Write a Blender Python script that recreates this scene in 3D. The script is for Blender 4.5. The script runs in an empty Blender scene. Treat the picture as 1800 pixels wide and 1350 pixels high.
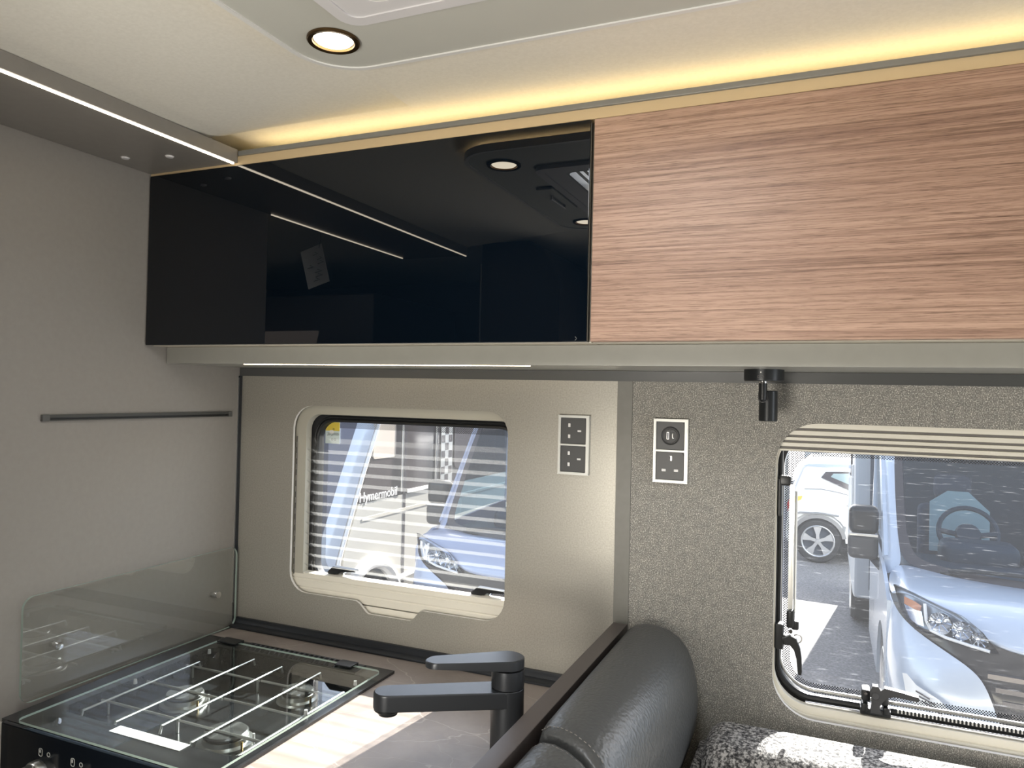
import bpy, bmesh, math, random
from mathutils import Vector, Matrix, Euler
random.seed(7)
SC = bpy.context.scene
COL = SC.collection
R = math.radians

# ------------------------------------------------------------------ camera
cam_d = bpy.data.cameras.new('camera'); cam = bpy.data.objects.new('camera', cam_d); COL.objects.link(cam)
F_PX = 1303.2
cam_d.sensor_width = 36.0; cam_d.lens = F_PX / 1800 * 36.0
cam_d.clip_start = 0.02; cam_d.clip_end = 300
def cam_rot(a, b, c):
    cy, sy, cp, sp = math.cos(a), math.sin(a), math.cos(b), math.sin(b)
    f = Vector((-sy*cp, cy*cp, sp)); r = Vector((cy, sy, 0)); d = f.cross(r)
    cr, sr = math.cos(c), math.sin(c)
    r2 = r*cr + d*sr; d2 = -r*sr + d*cr
    m = Matrix((r2, -d2, -f)).transposed()
    return m
cam.matrix_world = Matrix.Translation((1.261, -1.34, 1.446)) @ cam_rot(0.40393, 0.01348, -0.022252).to_4x4()
SC.camera = cam

# ------------------------------------------------------------------ world, sun, rooflight daylight, added fills, exposure
SUN_EL, SUN_AZ = R(30.3), math.atan2(0.14, 0.99)      # azimuth east of +Y
w = bpy.data.worlds.new('sky'); SC.world = w; w.use_nodes = True
nt = w.node_tree; nt.nodes.clear()
sky = nt.nodes.new('ShaderNodeTexSky'); sky.sky_type = 'NISHITA'; sky.sun_disc = False
sky.sun_elevation = SUN_EL; sky.sun_rotation = SUN_AZ; sky.altitude = 50; sky.dust_density = 1.4
bg = nt.nodes.new('ShaderNodeBackground'); bg.inputs[1].default_value = 0.52
wo = nt.nodes.new('ShaderNodeOutputWorld')
hs_ = nt.nodes.new('ShaderNodeHueSaturation'); hs_.inputs['Saturation'].default_value = 0.62
nt.links.new(sky.outputs[0], hs_.inputs['Color']); nt.links.new(hs_.outputs[0], bg.inputs[0]); nt.links.new(bg.outputs[0], wo.inputs[0])
sd = bpy.data.lights.new('sun', 'SUN'); so = bpy.data.objects.new('sun', sd); COL.objects.link(so)
sd.energy = 30.0; sd.angle = R(0.5); sd.color = (1.0, 0.95, 0.87)
sdir = Vector((math.sin(SUN_AZ)*math.cos(SUN_EL), math.cos(SUN_AZ)*math.cos(SUN_EL), math.sin(SUN_EL)))
so.rotation_euler = sdir.to_track_quat('Z', 'Y').to_euler()
so.location = sdir * 20

def area(name, loc, size, power, col, look):
    d = bpy.data.lights.new(name, 'AREA'); d.shape = 'RECTANGLE'; d.size, d.size_y = size
    d.energy = power; d.color = col
    o = bpy.data.objects.new(name, d); COL.objects.link(o); o.location = loc
    o.rotation_euler = Vector(look).to_track_quat('-Z', 'Z').to_euler()
    return o
area('windscreen_daylight', (3.42, -0.95, 1.28), (1.6, 0.85), 17, (0.88, 0.94, 1.0), (-1, 0, 0.12))  # added fill before the closed cab wall; no windscreen built
area('opposite_window_daylight', (0.77, -2.05, 1.10), (0.44, 0.7), 30, (1.0, 0.95, 0.86), (0.12, 1, 0.5))  # added fill aimed up at ceiling and back wall; no window built
area('side_door_daylight', (2.6, -2.09, 1.0), (0.65, 1.6), 16, (1.0, 0.97, 0.91), (0, 1, 0.40))  # added fill for the ceiling; the wall behind it has no door
area('rooflight_daylight', (0.98, -0.82, 1.985), (0.34, 0.34), 5.0, (0.96, 0.98, 1.0), (0, 0, -1))
area('bathroom_rooflight_daylight', (-0.62, -0.80, 1.955), (0.4, 0.4), 5, (1.0, 0.98, 0.95), (0, 0, -1))  # unseen lamp, placed to light the front of the hanging tag
SC.view_settings.view_transform = 'Standard'
SC.view_settings.look = 'None'
SC.view_settings.exposure = 0.0
SC.view_settings.gamma = 1.0
SC.view_settings.use_curve_mapping = False

# ------------------------------------------------------------------ helpers: objects
BASE = {}
def setp(o, label=None, cat=None, group=None, kind=None):
    if label: o['label'] = label
    if cat: o['category'] = cat
    if group: o['group'] = group
    if kind: o['kind'] = kind
    return o
def thing(name, label, cat, loc=(0, 0, 0), group=None, kind=None):
    o = bpy.data.objects.new(name, None); o.empty_display_size = 0.05
    COL.objects.link(o); o.location = loc; BASE[o.name] = Vector(loc)
    return setp(o, label, cat, group, kind)
def obj(name, bm, mat, parent=None, label=None, cat=None, group=None, kind=None, smooth=35, sub=0, loc=None):
    """link a bmesh given in world coordinates as one mesh object"""
    bmesh.ops.recalc_face_normals(bm, faces=bm.faces[:])
    base = Vector(loc) if loc is not None else (BASE[parent.name] if parent else Vector((0, 0, 0)))
    if base.length: bmesh.ops.translate(bm, verts=bm.verts[:], vec=-base)
    me = bpy.data.meshes.new(name); bm.to_mesh(me); bm.free()
    for m in (mat if isinstance(mat, (list, tuple)) else [mat]): me.materials.append(m)
    if smooth:
        me.shade_smooth(); me.set_sharp_from_angle(angle=R(smooth))
    o = bpy.data.objects.new(name, me); COL.objects.link(o)
    if parent: o.parent = parent
    elif loc is not None: o.location = base
    BASE[o.name] = base
    if smooth and not sub:
        wn = o.modifiers.new('weighted_normal', 'WEIGHTED_NORMAL'); wn.keep_sharp = True
    if sub:
        s = o.modifiers.new('subdivision', 'SUBSURF'); s.levels = sub; s.render_levels = sub
    return setp(o, label, cat, group, kind)
def B(): return bmesh.new()

# ------------------------------------------------------------------ helpers: shapes
def box(bm, x0, x1, y0, y1, z0, z1, bev=0.0, seg=2, mi=0):
    r = bmesh.ops.create_cube(bm, size=1.0)
    vs = r['verts']
    bmesh.ops.scale(bm, vec=(x1-x0, y1-y0, z1-z0), verts=vs)
    bmesh.ops.translate(bm, vec=((x0+x1)/2, (y0+y1)/2, (z0+z1)/2), verts=vs)
    fs = set(f for v in vs for f in v.link_faces)
    for f in fs: f.material_index = mi
    if bev > 0:
        es = list(set(e for v in vs for e in v.link_edges))
        r2 = bmesh.ops.bevel(bm, geom=es, offset=min(bev, 0.49*min(abs(x1-x0), abs(y1-y0), abs(z1-z0))), segments=seg, affect='EDGES', profile=0.5)
        for f in r2['faces']: f.material_index = mi
    return vs
def rrect(a0, a1, b0, b1, r, n=6):
    """rounded rectangle outline, r a number or four radii (a0b0, a1b0, a1b1, a0b1)"""
    rs = r if isinstance(r, (list, tuple)) else (r,)*4
    pts = []
    for (ca, cb, s, rr) in ((a0, b0, 180, rs[0]), (a1, b0, 270, rs[1]), (a1, b1, 0, rs[2]), (a0, b1, 90, rs[3])):
        if rr <= 0: pts.append((ca, cb)); continue
        oa = ca + rr if ca == a0 else ca - rr
        ob = cb + rr if cb == b0 else cb - rr
        for i in range(n+1):
            t = R(s + 90*i/n); pts.append((oa + rr*math.cos(t), ob + rr*math.sin(t)))
    return pts
def plate(bm, outer, holes, c0, c1, axis='y', mi=0, mi_edge=None):
    """flat plate with holes: outline in the two other axes, thickness c0..c1 along axis"""
    def P(a, b, c): return {'y': (a, c, b), 'z': (a, b, c), 'x': (c, a, b)}[axis]
    start = set(bm.faces)
    loops = [outer] + list(holes); vr = []
    es = []
    for lp in loops:
        vs = [bm.verts.new(P(a, b, c0)) for a, b in lp]; vr.append(vs)
        for i in range(len(vs)): es.append(bm.edges.new((vs[i], vs[(i+1) % len(vs)])))
    r = bmesh.ops.triangle_fill(bm, use_beauty=True, use_dissolve=False, edges=es)
    caps = [g for g in r['geom'] if isinstance(g, bmesh.types.BMFace)]
    mp = {}
    for vs in vr:
        for v in vs:
            n = v.co.copy(); n['xyz'.index(axis)] = c1; mp[v] = bm.verts.new(n)
    for f in caps: bm.faces.new([mp[v] for v in f.verts])
    me_ = mi if mi_edge is None else mi_edge
    for vs in vr:
        for i in range(len(vs)):
            a, b = vs[i], vs[(i+1) % len(vs)]
            bm.faces.new((a, b, mp[b], mp[a])).material_index = me_
    for f in bm.faces:
        if f not in start and mi and f.material_index == 0 and mi_edge is None: f.material_index = mi
def tube(bm, pts, r, n=10, cap=True, mi=0):
    """tube of radius r (number or list) along a polyline"""
    pts = [Vector(p) for p in pts]; rings = []
    prev = None
    for i, p in enumerate(pts):
        if i == 0: t = pts[1]-p
        elif i == len(pts)-1: t = p-pts[i-1]
        else: t = (pts[i+1]-p).normalized() + (p-pts[i-1]).normalized()
        t.normalize()
        if prev is None:
            u = t.orthogonal().normalized()
        else:
            u = (prev - t*prev.dot(t))
            u = u.normalized() if u.length > 1e-6 else t.orthogonal().normalized()
        prev = u; v = t.cross(u)
        rr = r[i] if isinstance(r, (list, tuple)) else r
        rings.append([bm.verts.new(p + (u*math.cos(2*math.pi*k/n) + v*math.sin(2*math.pi*k/n))*rr) for k in range(n)])
    for a, b in zip(rings, rings[1:]):
        for k in range(n): bm.faces.new((a[k], a[(k+1) % n], b[(k+1) % n], b[k])).material_index = mi
    if cap:
        bm.faces.new(rings[0][::-1]).material_index = mi; bm.faces.new(rings[-1]).material_index = mi
def lathe(bm, prof, c, axis='z', n=28, mi=0):
    """profile [(radius, height)] turned about an axis through c"""
    rings = []
    for (r, h) in prof:
        ring = []
        for k in range(n if r > 1e-6 else 1):
            t = 2*math.pi*k/n; a, b = r*math.cos(t), r*math.sin(t)
            p = {'z': (a, b, h), 'y': (a, h, b), 'x': (h, a, b)}[axis]
            ring.append(bm.verts.new(Vector(c) + Vector(p)))
        rings.append(ring)
    for a, b in zip(rings, rings[1:]):
        for k in range(n):
            k2 = (k+1) % n
            q = [a[k % len(a)], a[k2 % len(a)], b[k2 % len(b)], b[k % len(b)]]
            q2 = []
            for v in q:
                if v not in q2: q2.append(v)
            if len(q2) > 2: bm.faces.new(q2).material_index = mi
def grid(bm, rows, mi=0, closed=False):
    vs = [[bm.verts.new(p) for p in r] for r in rows]
    for a, b in zip(vs, vs[1:]):
        m = len(a)
        for k in range(m if closed else m-1):
            bm.faces.new((a[k], a[(k+1) % m], b[(k+1) % m], b[k])).material_index = mi
    return vs
def poly(bm, pts, mi=0):
    f = bm.faces.new([bm.verts.new(p) for p in pts]); f.material_index = mi; return f
def capsule_xy(p0, p1, r0, r1, n=10):
    """outline of a stadium from p0 to p1 in the plane"""
    a = math.atan2(p1[1]-p0[1], p1[0]-p0[0]); out = []
    for i in range(n+1):
        t = a + math.pi/2 + math.pi*i/n; out.append((p0[0]+r0*math.cos(t), p0[1]+r0*math.sin(t)))
    for i in range(n+1):
        t = a - math.pi/2 + math.pi*i/n; out.append((p1[0]+r1*math.cos(t), p1[1]+r1*math.sin(t)))
    return out
def letters(s, size, extr=0.0003):
    c = bpy.data.curves.new('lettering', 'FONT'); c.body = s; c.size = size; c.extrude = extr
    c.align_x = 'CENTER'; c.align_y = 'CENTER'; c.resolution_u = 3
    o = bpy.data.objects.new('tmp', c); COL.objects.link(o)
    dg = bpy.context.evaluated_depsgraph_get()
    me = bpy.data.meshes.new_from_object(o.evaluated_get(dg))
    bm = bmesh.new(); bm.from_mesh(me)
    bpy.data.objects.remove(o); bpy.data.curves.remove(c); bpy.data.meshes.remove(me)
    return bm
def place(bm, m): bmesh.ops.transform(bm, matrix=m, verts=bm.verts[:]); return bm

# ------------------------------------------------------------------ materials
def new_mat(name):
    m = bpy.data.materials.new(name); m.use_nodes = True
    b = m.node_tree.nodes['Principled BSDF']
    return m, m.node_tree, b
def mat(name, col, rough=0.5, metal=0.0, spec=0.5, emit=None, estr=0.0, coat=0.0, sheen=0.0):
    m, t, b = new_mat(name)
    b.inputs['Base Color'].default_value = (*col, 1); b.inputs['Roughness'].default_value = rough
    b.inputs['Metallic'].default_value = metal; b.inputs['Specular IOR Level'].default_value = spec
    b.inputs['Coat Weight'].default_value = coat; b.inputs['Sheen Weight'].default_value = sheen
    if emit: b.inputs['Emission Color'].default_value = (*emit, 1); b.inputs['Emission Strength'].default_value = estr
    return m
def coords(t, scale=(1, 1, 1), rot=(0, 0, 0)):
    tc = t.nodes.new('ShaderNodeTexCoord'); mp = t.nodes.new('ShaderNodeMapping')
    mp.inputs['Scale'].default_value = scale; mp.inputs['Rotation'].default_value = rot
    t.links.new(tc.outputs['Object'], mp.inputs['Vector']); return mp.outputs['Vector']
def noise(t, vec, scale, detail=3, rough=0.55, dist=0.0):
    n = t.nodes.new('ShaderNodeTexNoise'); n.inputs['Scale'].default_value = scale
    n.inputs['Detail'].default_value = detail; n.inputs['Roughness'].default_value = rough; n.inputs['Distortion'].default_value = dist
    t.links.new(vec, n.inputs['Vector']); return n.outputs['Fac']
def ramp(t, fac, stops):
    r = t.nodes.new('ShaderNodeValToRGB'); e = r.color_ramp.elements
    while len(e) < len(stops): e.new(0.5)
    for i, (p, c) in enumerate(stops):
        e[i].position = p; e[i].color = (*c, 1) if len(c) == 3 else c
    t.links.new(fac, r.inputs[0]); return r.outputs[0]
def mix(t, a, b, fac, mode='MIX'):
    m = t.nodes.new('ShaderNodeMix'); m.data_type = 'RGBA'; m.blend_type = mode
    for v, i in ((fac, 0), (a, 6), (b, 7)):
        if hasattr(v, 'links'): t.links.new(v, m.inputs[i])
        else: m.inputs[i].default_value = v if i == 0 else (*v, 1)
    return m.outputs[2]
def bump(t, b, h, strength=0.2, dist=0.001):
    n = t.nodes.new('ShaderNodeBump'); n.inputs['Strength'].default_value = strength; n.inputs['Distance'].default_value = dist
    t.links.new(h, n.inputs['Height']); t.links.new(n.outputs[0], b.inputs['Normal'])

def grain_mat(name, c0, c1, scale, rough, metal=0.0, bs=0.1, spec=0.5):
    """plain surface with a fine mottled speckle"""
    m, t, b = new_mat(name); v = coords(t)
    f = noise(t, v, scale, 2)
    t.links.new(ramp(t, f, [(0.3, c0), (0.7, c1)]), b.inputs['Base Color'])
    b.inputs['Roughness'].default_value = rough; b.inputs['Metallic'].default_value = metal
    b.inputs['Specular IOR Level'].default_value = spec
    if bs: bump(t, b, f, bs, 0.0005)
    return m
def pane_mat(name, tint=(1, 1, 1), ior=1.49, haze=0.0, scratch=0.0):
    """thin clear pane: straight-through transmission with a Fresnel reflection on the outer faces"""
    m = bpy.data.materials.new(name); m.use_nodes = True; t = m.node_tree; t.nodes.clear()
    out = t.nodes.new('ShaderNodeOutputMaterial')
    tr = t.nodes.new('ShaderNodeBsdfTransparent'); tr.inputs[0].default_value = (*tint, 1)
    gl = t.nodes.new('ShaderNodeBsdfGlossy'); gl.inputs['Roughness'].default_value = 0.0
    fr = t.nodes.new('ShaderNodeFresnel'); fr.inputs['IOR'].default_value = ior
    ge = t.nodes.new('ShaderNodeNewGeometry')
    inv = t.nodes.new('ShaderNodeMath'); inv.operation = 'SUBTRACT'; inv.inputs[0].default_value = 1.0
    t.links.new(ge.outputs['Backfacing'], inv.inputs[1])
    mu = t.nodes.new('ShaderNodeMath'); mu.operation = 'MULTIPLY'
    t.links.new(fr.outputs[0], mu.inputs[0]); t.links.new(inv.outputs[0], mu.inputs[1])
    mx = t.nodes.new('ShaderNodeMixShader')
    t.links.new(mu.outputs[0], mx.inputs[0]); t.links.new(tr.outputs[0], mx.inputs[1]); t.links.new(gl.outputs[0], mx.inputs[2])
    last = mx.outputs[0]
    if haze or scratch:
        df = t.nodes.new('ShaderNodeBsdfTranslucent'); df.inputs[0].default_value = (0.9, 0.93, 1, 1)
        d2 = t.nodes.new('ShaderNodeBsdfDiffuse'); d2.inputs[0].default_value = (0.9, 0.93, 1, 1)
        ad = t.nodes.new('ShaderNodeMixShader'); t.links.new(df.outputs[0], ad.inputs[1]); t.links.new(d2.outputs[0], ad.inputs[2])
        m2 = t.nodes.new('ShaderNodeMixShader')
        if scratch:
            v = coords(t, (2.5, 1, 60), (0, R(-24), 0)); f = noise(t, v, 9, 3, 0.6)
            v2 = coords(t, (4, 1, 70), (0, R(-3), 0)); f2 = noise(t, v2, 7, 2, 0.6)
            mm = t.nodes.new('ShaderNodeMath'); mm.operation = 'MAXIMUM'; t.links.new(f, mm.inputs[0]); t.links.new(f2, mm.inputs[1])
            rr = ramp(t, mm.outputs[0], [(0.66, (haze,)*3), (0.80, (scratch,)*3)])
            t.links.new(rr, m2.inputs[0])
        else: m2.inputs[0].default_value = haze
        t.links.new(last, m2.inputs[1]); t.links.new(ad.outputs[0], m2.inputs[2]); last = m2.outputs[0]
    t.links.new(last, out.inputs[0]); return m

M = {}
M['ceiling'] = grain_mat('ceiling_cloth', (0.74, 0.71, 0.63), (0.79, 0.76, 0.68), 180, 0.85, bs=0.03)
M['panel'] = mat('ceiling_panel_grey', (0.55, 0.545, 0.49), 0.6)
M['panel_edge'] = mat('ceiling_panel_edge', (0.78, 0.77, 0.74), 0.35)
M['white_plastic'] = mat('white_plastic', (0.72, 0.70, 0.70), 0.4)
M['wall_grey'] = grain_mat('grey_laminate', (0.295, 0.272, 0.245), (0.31, 0.287, 0.26), 90, 0.55, bs=0.0)
M['soffit'] = grain_mat('soffit_grey', (0.25, 0.232, 0.208), (0.265, 0.247, 0.222), 60, 0.36, bs=0.0)
M['valance'] = grain_mat('valance_grey_satin', (0.33, 0.325, 0.29), (0.345, 0.34, 0.305), 40, 0.34, bs=0.0)
M['cream'] = mat('cream_laminate', (0.62, 0.57, 0.47), 0.5)
M['tan'] = mat('tan_satin_laminate', (0.60, 0.46, 0.27), 0.35)  # cream filler with the warm strip glow put into its colour
M['lip'] = mat('grey_lip_profile', (0.25, 0.25, 0.235), 0.35, 0.3)
M['dark_trim'] = mat('anthracite_trim', (0.018, 0.021, 0.026), 0.38)
M['post'] = grain_mat('grey_post', (0.185, 0.178, 0.155), (0.20, 0.193, 0.17), 70, 0.45, bs=0.0)
M['strip_grey'] = mat('dark_grey_satin', (0.085, 0.086, 0.084), 0.3)
M['black_plastic'] = mat('black_plastic', (0.012, 0.013, 0.014), 0.35)
M['black_satin'] = mat('black_satin_metal', (0.016, 0.018, 0.02), 0.33, 0.2)
M['black_matt'] = mat('black_matt_metal', (0.04, 0.043, 0.048), 0.34, 0.4)
M['rubber'] = mat('black_rubber', (0.015, 0.016, 0.018), 0.55)
M['chrome'] = mat('chrome', (0.8, 0.8, 0.8), 0.12, 1.0)
M['rod'] = mat('polished_steel_rod', (0.86, 0.86, 0.84), 0.33, 1.0)
M['steel'] = mat('brushed_steel', (0.62, 0.62, 0.6), 0.3, 1.0)
M['alu'] = mat('aluminium', (0.62, 0.61, 0.58), 0.32, 0.85)
M['rail_cream'] = mat('cream_blind_rail', (0.80, 0.76, 0.655), 0.42)
M['rail_grey'] = mat('beige_grey_blind_rail', (0.46, 0.44, 0.37), 0.42)  # cream rail with the shade on the small window frame painted in
M['groove'] = mat('rail_groove', (0.16, 0.15, 0.14), 0.6)
M['edge_white'] = mat('white_edge_lipping', (0.72, 0.70, 0.66), 0.4)
M['white_paint'] = mat('white_gloss_paint', (0.84, 0.83, 0.80), 0.15, 0, 0.5, coat=0.3)
M['led'] = mat('led_strip', (1, 1, 1), 0.5, emit=(1.0, 0.87, 0.68), estr=9)
M['led_under'] = mat('under_locker_led', (1, 1, 1), 0.5, emit=(1.0, 0.80, 0.52), estr=18)
M['led_warm'] = mat('warm_led_strip', (1, 1, 1), 0.5, emit=(1.0, 0.76, 0.38), estr=9)
M['led_panel'] = mat('warm_panel_led', (1, 1, 1), 0.5, emit=(1.0, 0.72, 0.38), estr=12)
M['spot_disc'] = mat('lit_spotlight_lens', (1, 1, 1), 0.5, emit=(1.0, 0.88, 0.68), estr=14)
M['bronze'] = mat('bronze_ring', (0.12, 0.075, 0.035), 0.3, 0.9)
M['black_glass'] = mat('black_gloss_glass', (0.002, 0.0042, 0.0075), 0.0, 0, 0.55)
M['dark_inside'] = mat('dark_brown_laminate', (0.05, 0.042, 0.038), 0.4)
M['edge_green'] = mat('polished_glass_edge', (0.40, 0.50, 0.45), 0.15)
M['clear'] = pane_mat('clear_splash_glass', (0.965, 0.975, 0.97), 2.15)
M['lid'] = pane_mat('clear_lid_glass', (0.90, 0.925, 0.92), 2.0)
M['acrylic'] = pane_mat('acrylic_pane', (0.97, 0.985, 1.0), 1.49, 0.012)
M['acrylic_scratched'] = pane_mat('scratched_acrylic_pane', (0.97, 0.985, 1.0), 1.49, 0.012, 0.12)
M['car_glass'] = pane_mat('tinted_windscreen', (0.60, 0.70, 0.77), 1.62)
M['asphalt'] = grain_mat('asphalt', (0.15, 0.145, 0.145), (0.30, 0.29, 0.285), 45, 0.9, bs=0.3)
M['leather_seam'] = mat('brown_panel', (0.06, 0.04, 0.036), 0.35)
M['thread'] = mat('pale_thread', (0.26, 0.24, 0.22), 0.7)
M['paper'] = mat('white_paper', (0.85, 0.84, 0.82), 0.7)
M['ink'] = mat('dark_ink', (0.06, 0.06, 0.06), 0.7)
M['yellow'] = mat('yellow_print', (0.75, 0.58, 0.08), 0.5)
M['amber'] = mat('amber_lens', (0.50, 0.20, 0.10), 0.2)
M['red'] = mat('red_lens', (0.5, 0.03, 0.03), 0.2)

def mk_wood():
    m, t, b = new_mat('oak_veneer')
    v = coords(t, (0.55, 1, 40)); f = noise(t, v, 3.0, 4, 0.55, 0.2)
    v2 = coords(t, (1.1, 1, 95)); f2 = noise(t, v2, 3.4, 4, 0.65, 0.1)
    v3 = coords(t, (10, 1, 330)); f3 = noise(t, v3, 3.0, 3, 0.7)
    v4 = coords(t, (0.5, 1, 3)); f4 = noise(t, v4, 2.0, 2)
    c1 = ramp(t, f, [(0.30, (0.24, 0.145, 0.105)), (0.42, (0.33, 0.21, 0.152)), (0.55, (0.405, 0.268, 0.195)), (0.72, (0.32, 0.20, 0.145))])
    c2 = mix(t, c1, ramp(t, f2, [(0.36, (0.55, 0.50, 0.47)), (0.47, (0.94, 0.92, 0.90)), (0.62, (1.08, 1.08, 1.08))]), 0.8, 'MULTIPLY')
    c3 = mix(t, c2, ramp(t, f3, [(0.36, (0.50, 0.46, 0.44)), (0.50, (1.04, 1.04, 1.04))]), 0.75, 'MULTIPLY')
    c4 = mix(t, c3, ramp(t, f4, [(0.35, (0.9, 0.86, 0.84)), (0.65, (1.12, 1.12, 1.12))]), 1.0, 'MULTIPLY')
    t.links.new(c4, b.inputs['Base Color']); b.inputs['Roughness'].default_value = 0.42
    bump(t, b, f3, 0.25, 0.0004); return m
M['wood'] = mk_wood()
def mk_fabric_wall():
    m, t, b = new_mat('glitter_fabric')
    v = coords(t); vo = t.nodes.new('ShaderNodeTexVoronoi'); vo.inputs['Scale'].default_value = 520
    t.links.new(v, vo.inputs['Vector'])
    v = coords(t, (1, 1, 0.75))
    f = noise(t, v, 620, 2, 0.6); g = noise(t, v, 90, 2)
    c = ramp(t, f, [(0.36, (0.17, 0.163, 0.145)), (0.54, (0.285, 0.272, 0.245)), (0.67, (0.74, 0.72, 0.65))])
    c = mix(t, c, ramp(t, g, [(0.35, (0.85, 0.85, 0.85)), (0.65, (1.08, 1.06, 1.04))]), 1.0, 'MULTIPLY')
    t.links.new(c, b.inputs['Base Color']); b.inputs['Roughness'].default_value = 0.6
    bump(t, b, f, 0.5, 0.0008); return m
M['fabric_wall'] = mk_fabric_wall()
M['kitchen_panel'] = grain_mat('champagne_metallic_laminate', (0.36, 0.34, 0.295), (0.45, 0.43, 0.375), 330, 0.33, 0.35, bs=0.06)
def mk_marble():
    m, t, b = new_mat('grey_brown_marble_laminate')
    v = coords(t); n1 = noise(t, v, 7, 6, 0.6, 0.6); n2 = noise(t, v, 2.3, 3, 0.5)
    base = ramp(t, n1, [(0.3, (0.22, 0.182, 0.158)), (0.55, (0.295, 0.25, 0.218)), (0.75, (0.35, 0.30, 0.262))])
    def vein(sc, rot, thin, seed):
        vv = coords(t, (1.0, 2.2, 1), (0, 0, rot)); dn = t.nodes.new('ShaderNodeTexNoise'); dn.inputs['Scale'].default_value = 5
        dn.inputs['Detail'].default_value = 4; t.links.new(vv, dn.inputs['Vector'])
        ad = t.nodes.new('ShaderNodeVectorMath'); ad.operation = 'MULTIPLY_ADD'
        ad.inputs[1].default_value = (0.16, 0.16, 0.16); t.links.new(dn.outputs['Color'], ad.inputs[0]); t.links.new(vv, ad.inputs[2])
        ad2 = t.nodes.new('ShaderNodeVectorMath'); ad2.inputs[1].default_value = (seed, seed*0.7, 0); t.links.new(ad.outputs[0], ad2.inputs[0])
        vo = t.nodes.new('ShaderNodeTexVoronoi'); vo.feature = 'DISTANCE_TO_EDGE'; vo.inputs['Scale'].default_value = sc
        t.links.new(ad2.outputs[0], vo.inputs['Vector'])
        return ramp(t, vo.outputs['Distance'], [(0.0, (1, 1, 1)), (thin, (0, 0, 0))])
    vm = vein(3.6, R(35), 0.007, 1.3); vm2 = vein(8.0, R(-25), 0.007, 4.1)
    msk = ramp(t, n2, [(0.40, (0, 0, 0)), (0.6, (1, 1, 1))])
    c = mix(t, base, (0.55, 0.48, 0.43), mix(t, (0, 0, 0), vm, 0.6, 'MIX'))
    c = mix(t, c, (0.50, 0.43, 0.38), mix(t, (0, 0, 0), mix(t, vm2, msk, 1.0, 'MULTIPLY'), 0.6))
    t.links.new(c, b.inputs['Base Color']); b.inputs['Roughness'].default_value = 0.36; return m
M['marble'] = mk_marble()
def mk_leather():
    m, t, b = new_mat('black_grained_leather')
    v = coords(t); vo = t.nodes.new('ShaderNodeTexVoronoi'); vo.inputs['Scale'].default_value = 210; vo.feature = 'SMOOTH_F1'
    t.links.new(v, vo.inputs['Vector'])
    b.inputs['Base Color'].default_value = (0.068, 0.070, 0.070, 1); b.inputs['Roughness'].default_value = 0.38
    bump(t, b, vo.outputs['Distance'], 0.42, 0.0017); return m
M['leather'] = mk_leather()
def mk_tweed():
    m, t, b = new_mat('grey_boucle_tweed')
    v = coords(t, (1, 1, 1.0)); f = noise(t, v, 260, 3, 0.7); v2 = coords(t, (1, 1, 0.25)); g = noise(t, v2, 160, 2, 0.6)
    mm = t.nodes.new('ShaderNodeMath'); mm.operation = 'MULTIPLY_ADD'; mm.inputs[1].default_value = 0.55; mm.inputs[2].default_value = 0.0
    t.links.new(f, mm.inputs[0])
    m2 = t.nodes.new('ShaderNodeMath'); m2.operation = 'MULTIPLY_ADD'; m2.inputs[1].default_value = 0.45
    t.links.new(g, m2.inputs[0]); t.links.new(mm.outputs[0], m2.inputs[2])
    c = ramp(t, m2.outputs[0], [(0.40, (0.018, 0.018, 0.02)), (0.49, (0.14, 0.135, 0.13)), (0.57, (0.50, 0.48, 0.46))])
    t.links.new(c, b.inputs['Base Color']); b.inputs['Roughness'].default_value = 0.9
    bump(t, b, m2.outputs[0], 0.8, 0.002); return m
M['tweed'] = mk_tweed()
def mk_screen():
    """fine woven pleated mesh: denser where seen at a slant, as thread coverage is"""
    m = bpy.data.materials.new('pleated_mesh'); m.use_nodes = True; t = m.node_tree; t.nodes.clear()
    out = t.nodes.new('ShaderNodeOutputMaterial'); tr = t.nodes.new('ShaderNodeBsdfTransparent')
    tl = t.nodes.new('ShaderNodeBsdfTranslucent'); tl.inputs[0].default_value = (0.40, 0.40, 0.39, 1)
    df = t.nodes.new('ShaderNodeBsdfDiffuse'); df.inputs[0].default_value = (0.40, 0.40, 0.39, 1)
    mx0 = t.nodes.new('ShaderNodeMixShader'); t.links.new(tl.outputs[0], mx0.inputs[1]); t.links.new(df.outputs[0], mx0.inputs[2])
    v = coords(t, (1, 1, 1)); f = noise(t, v, 900, 1, 0.5)
    lw = t.nodes.new('ShaderNodeLayerWeight'); lw.inputs[0].default_value = 0.5
    pw = t.nodes.new('ShaderNodeMath'); pw.operation = 'POWER'; pw.inputs[1].default_value = 2.2; t.links.new(lw.outputs['Facing'], pw.inputs[0])
    ma = t.nodes.new('ShaderNodeMath'); ma.operation = 'MULTIPLY_ADD'; ma.inputs[1].default_value = 0.62; ma.inputs[2].default_value = 0.02
    t.links.new(pw.outputs[0], ma.inputs[0])
    ms = t.nodes.new('ShaderNodeMath'); ms.operation = 'MULTIPLY'; t.links.new(ma.outputs[0], ms.inputs[0])
    t.links.new(ramp(t, f, [(0.3, (0.6, 0.6, 0.6)), (0.7, (1.3, 1.3, 1.3))]), ms.inputs[1])
    mx = t.nodes.new('ShaderNodeMixShader'); t.links.new(ms.outputs[0], mx.inputs[0])
    t.links.new(tr.outputs[0], mx.inputs[1]); t.links.new(mx0.outputs[0], mx.inputs[2]); t.links.new(mx.outputs[0], out.inputs[0])
    return m
M['screen'] = mk_screen()
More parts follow.
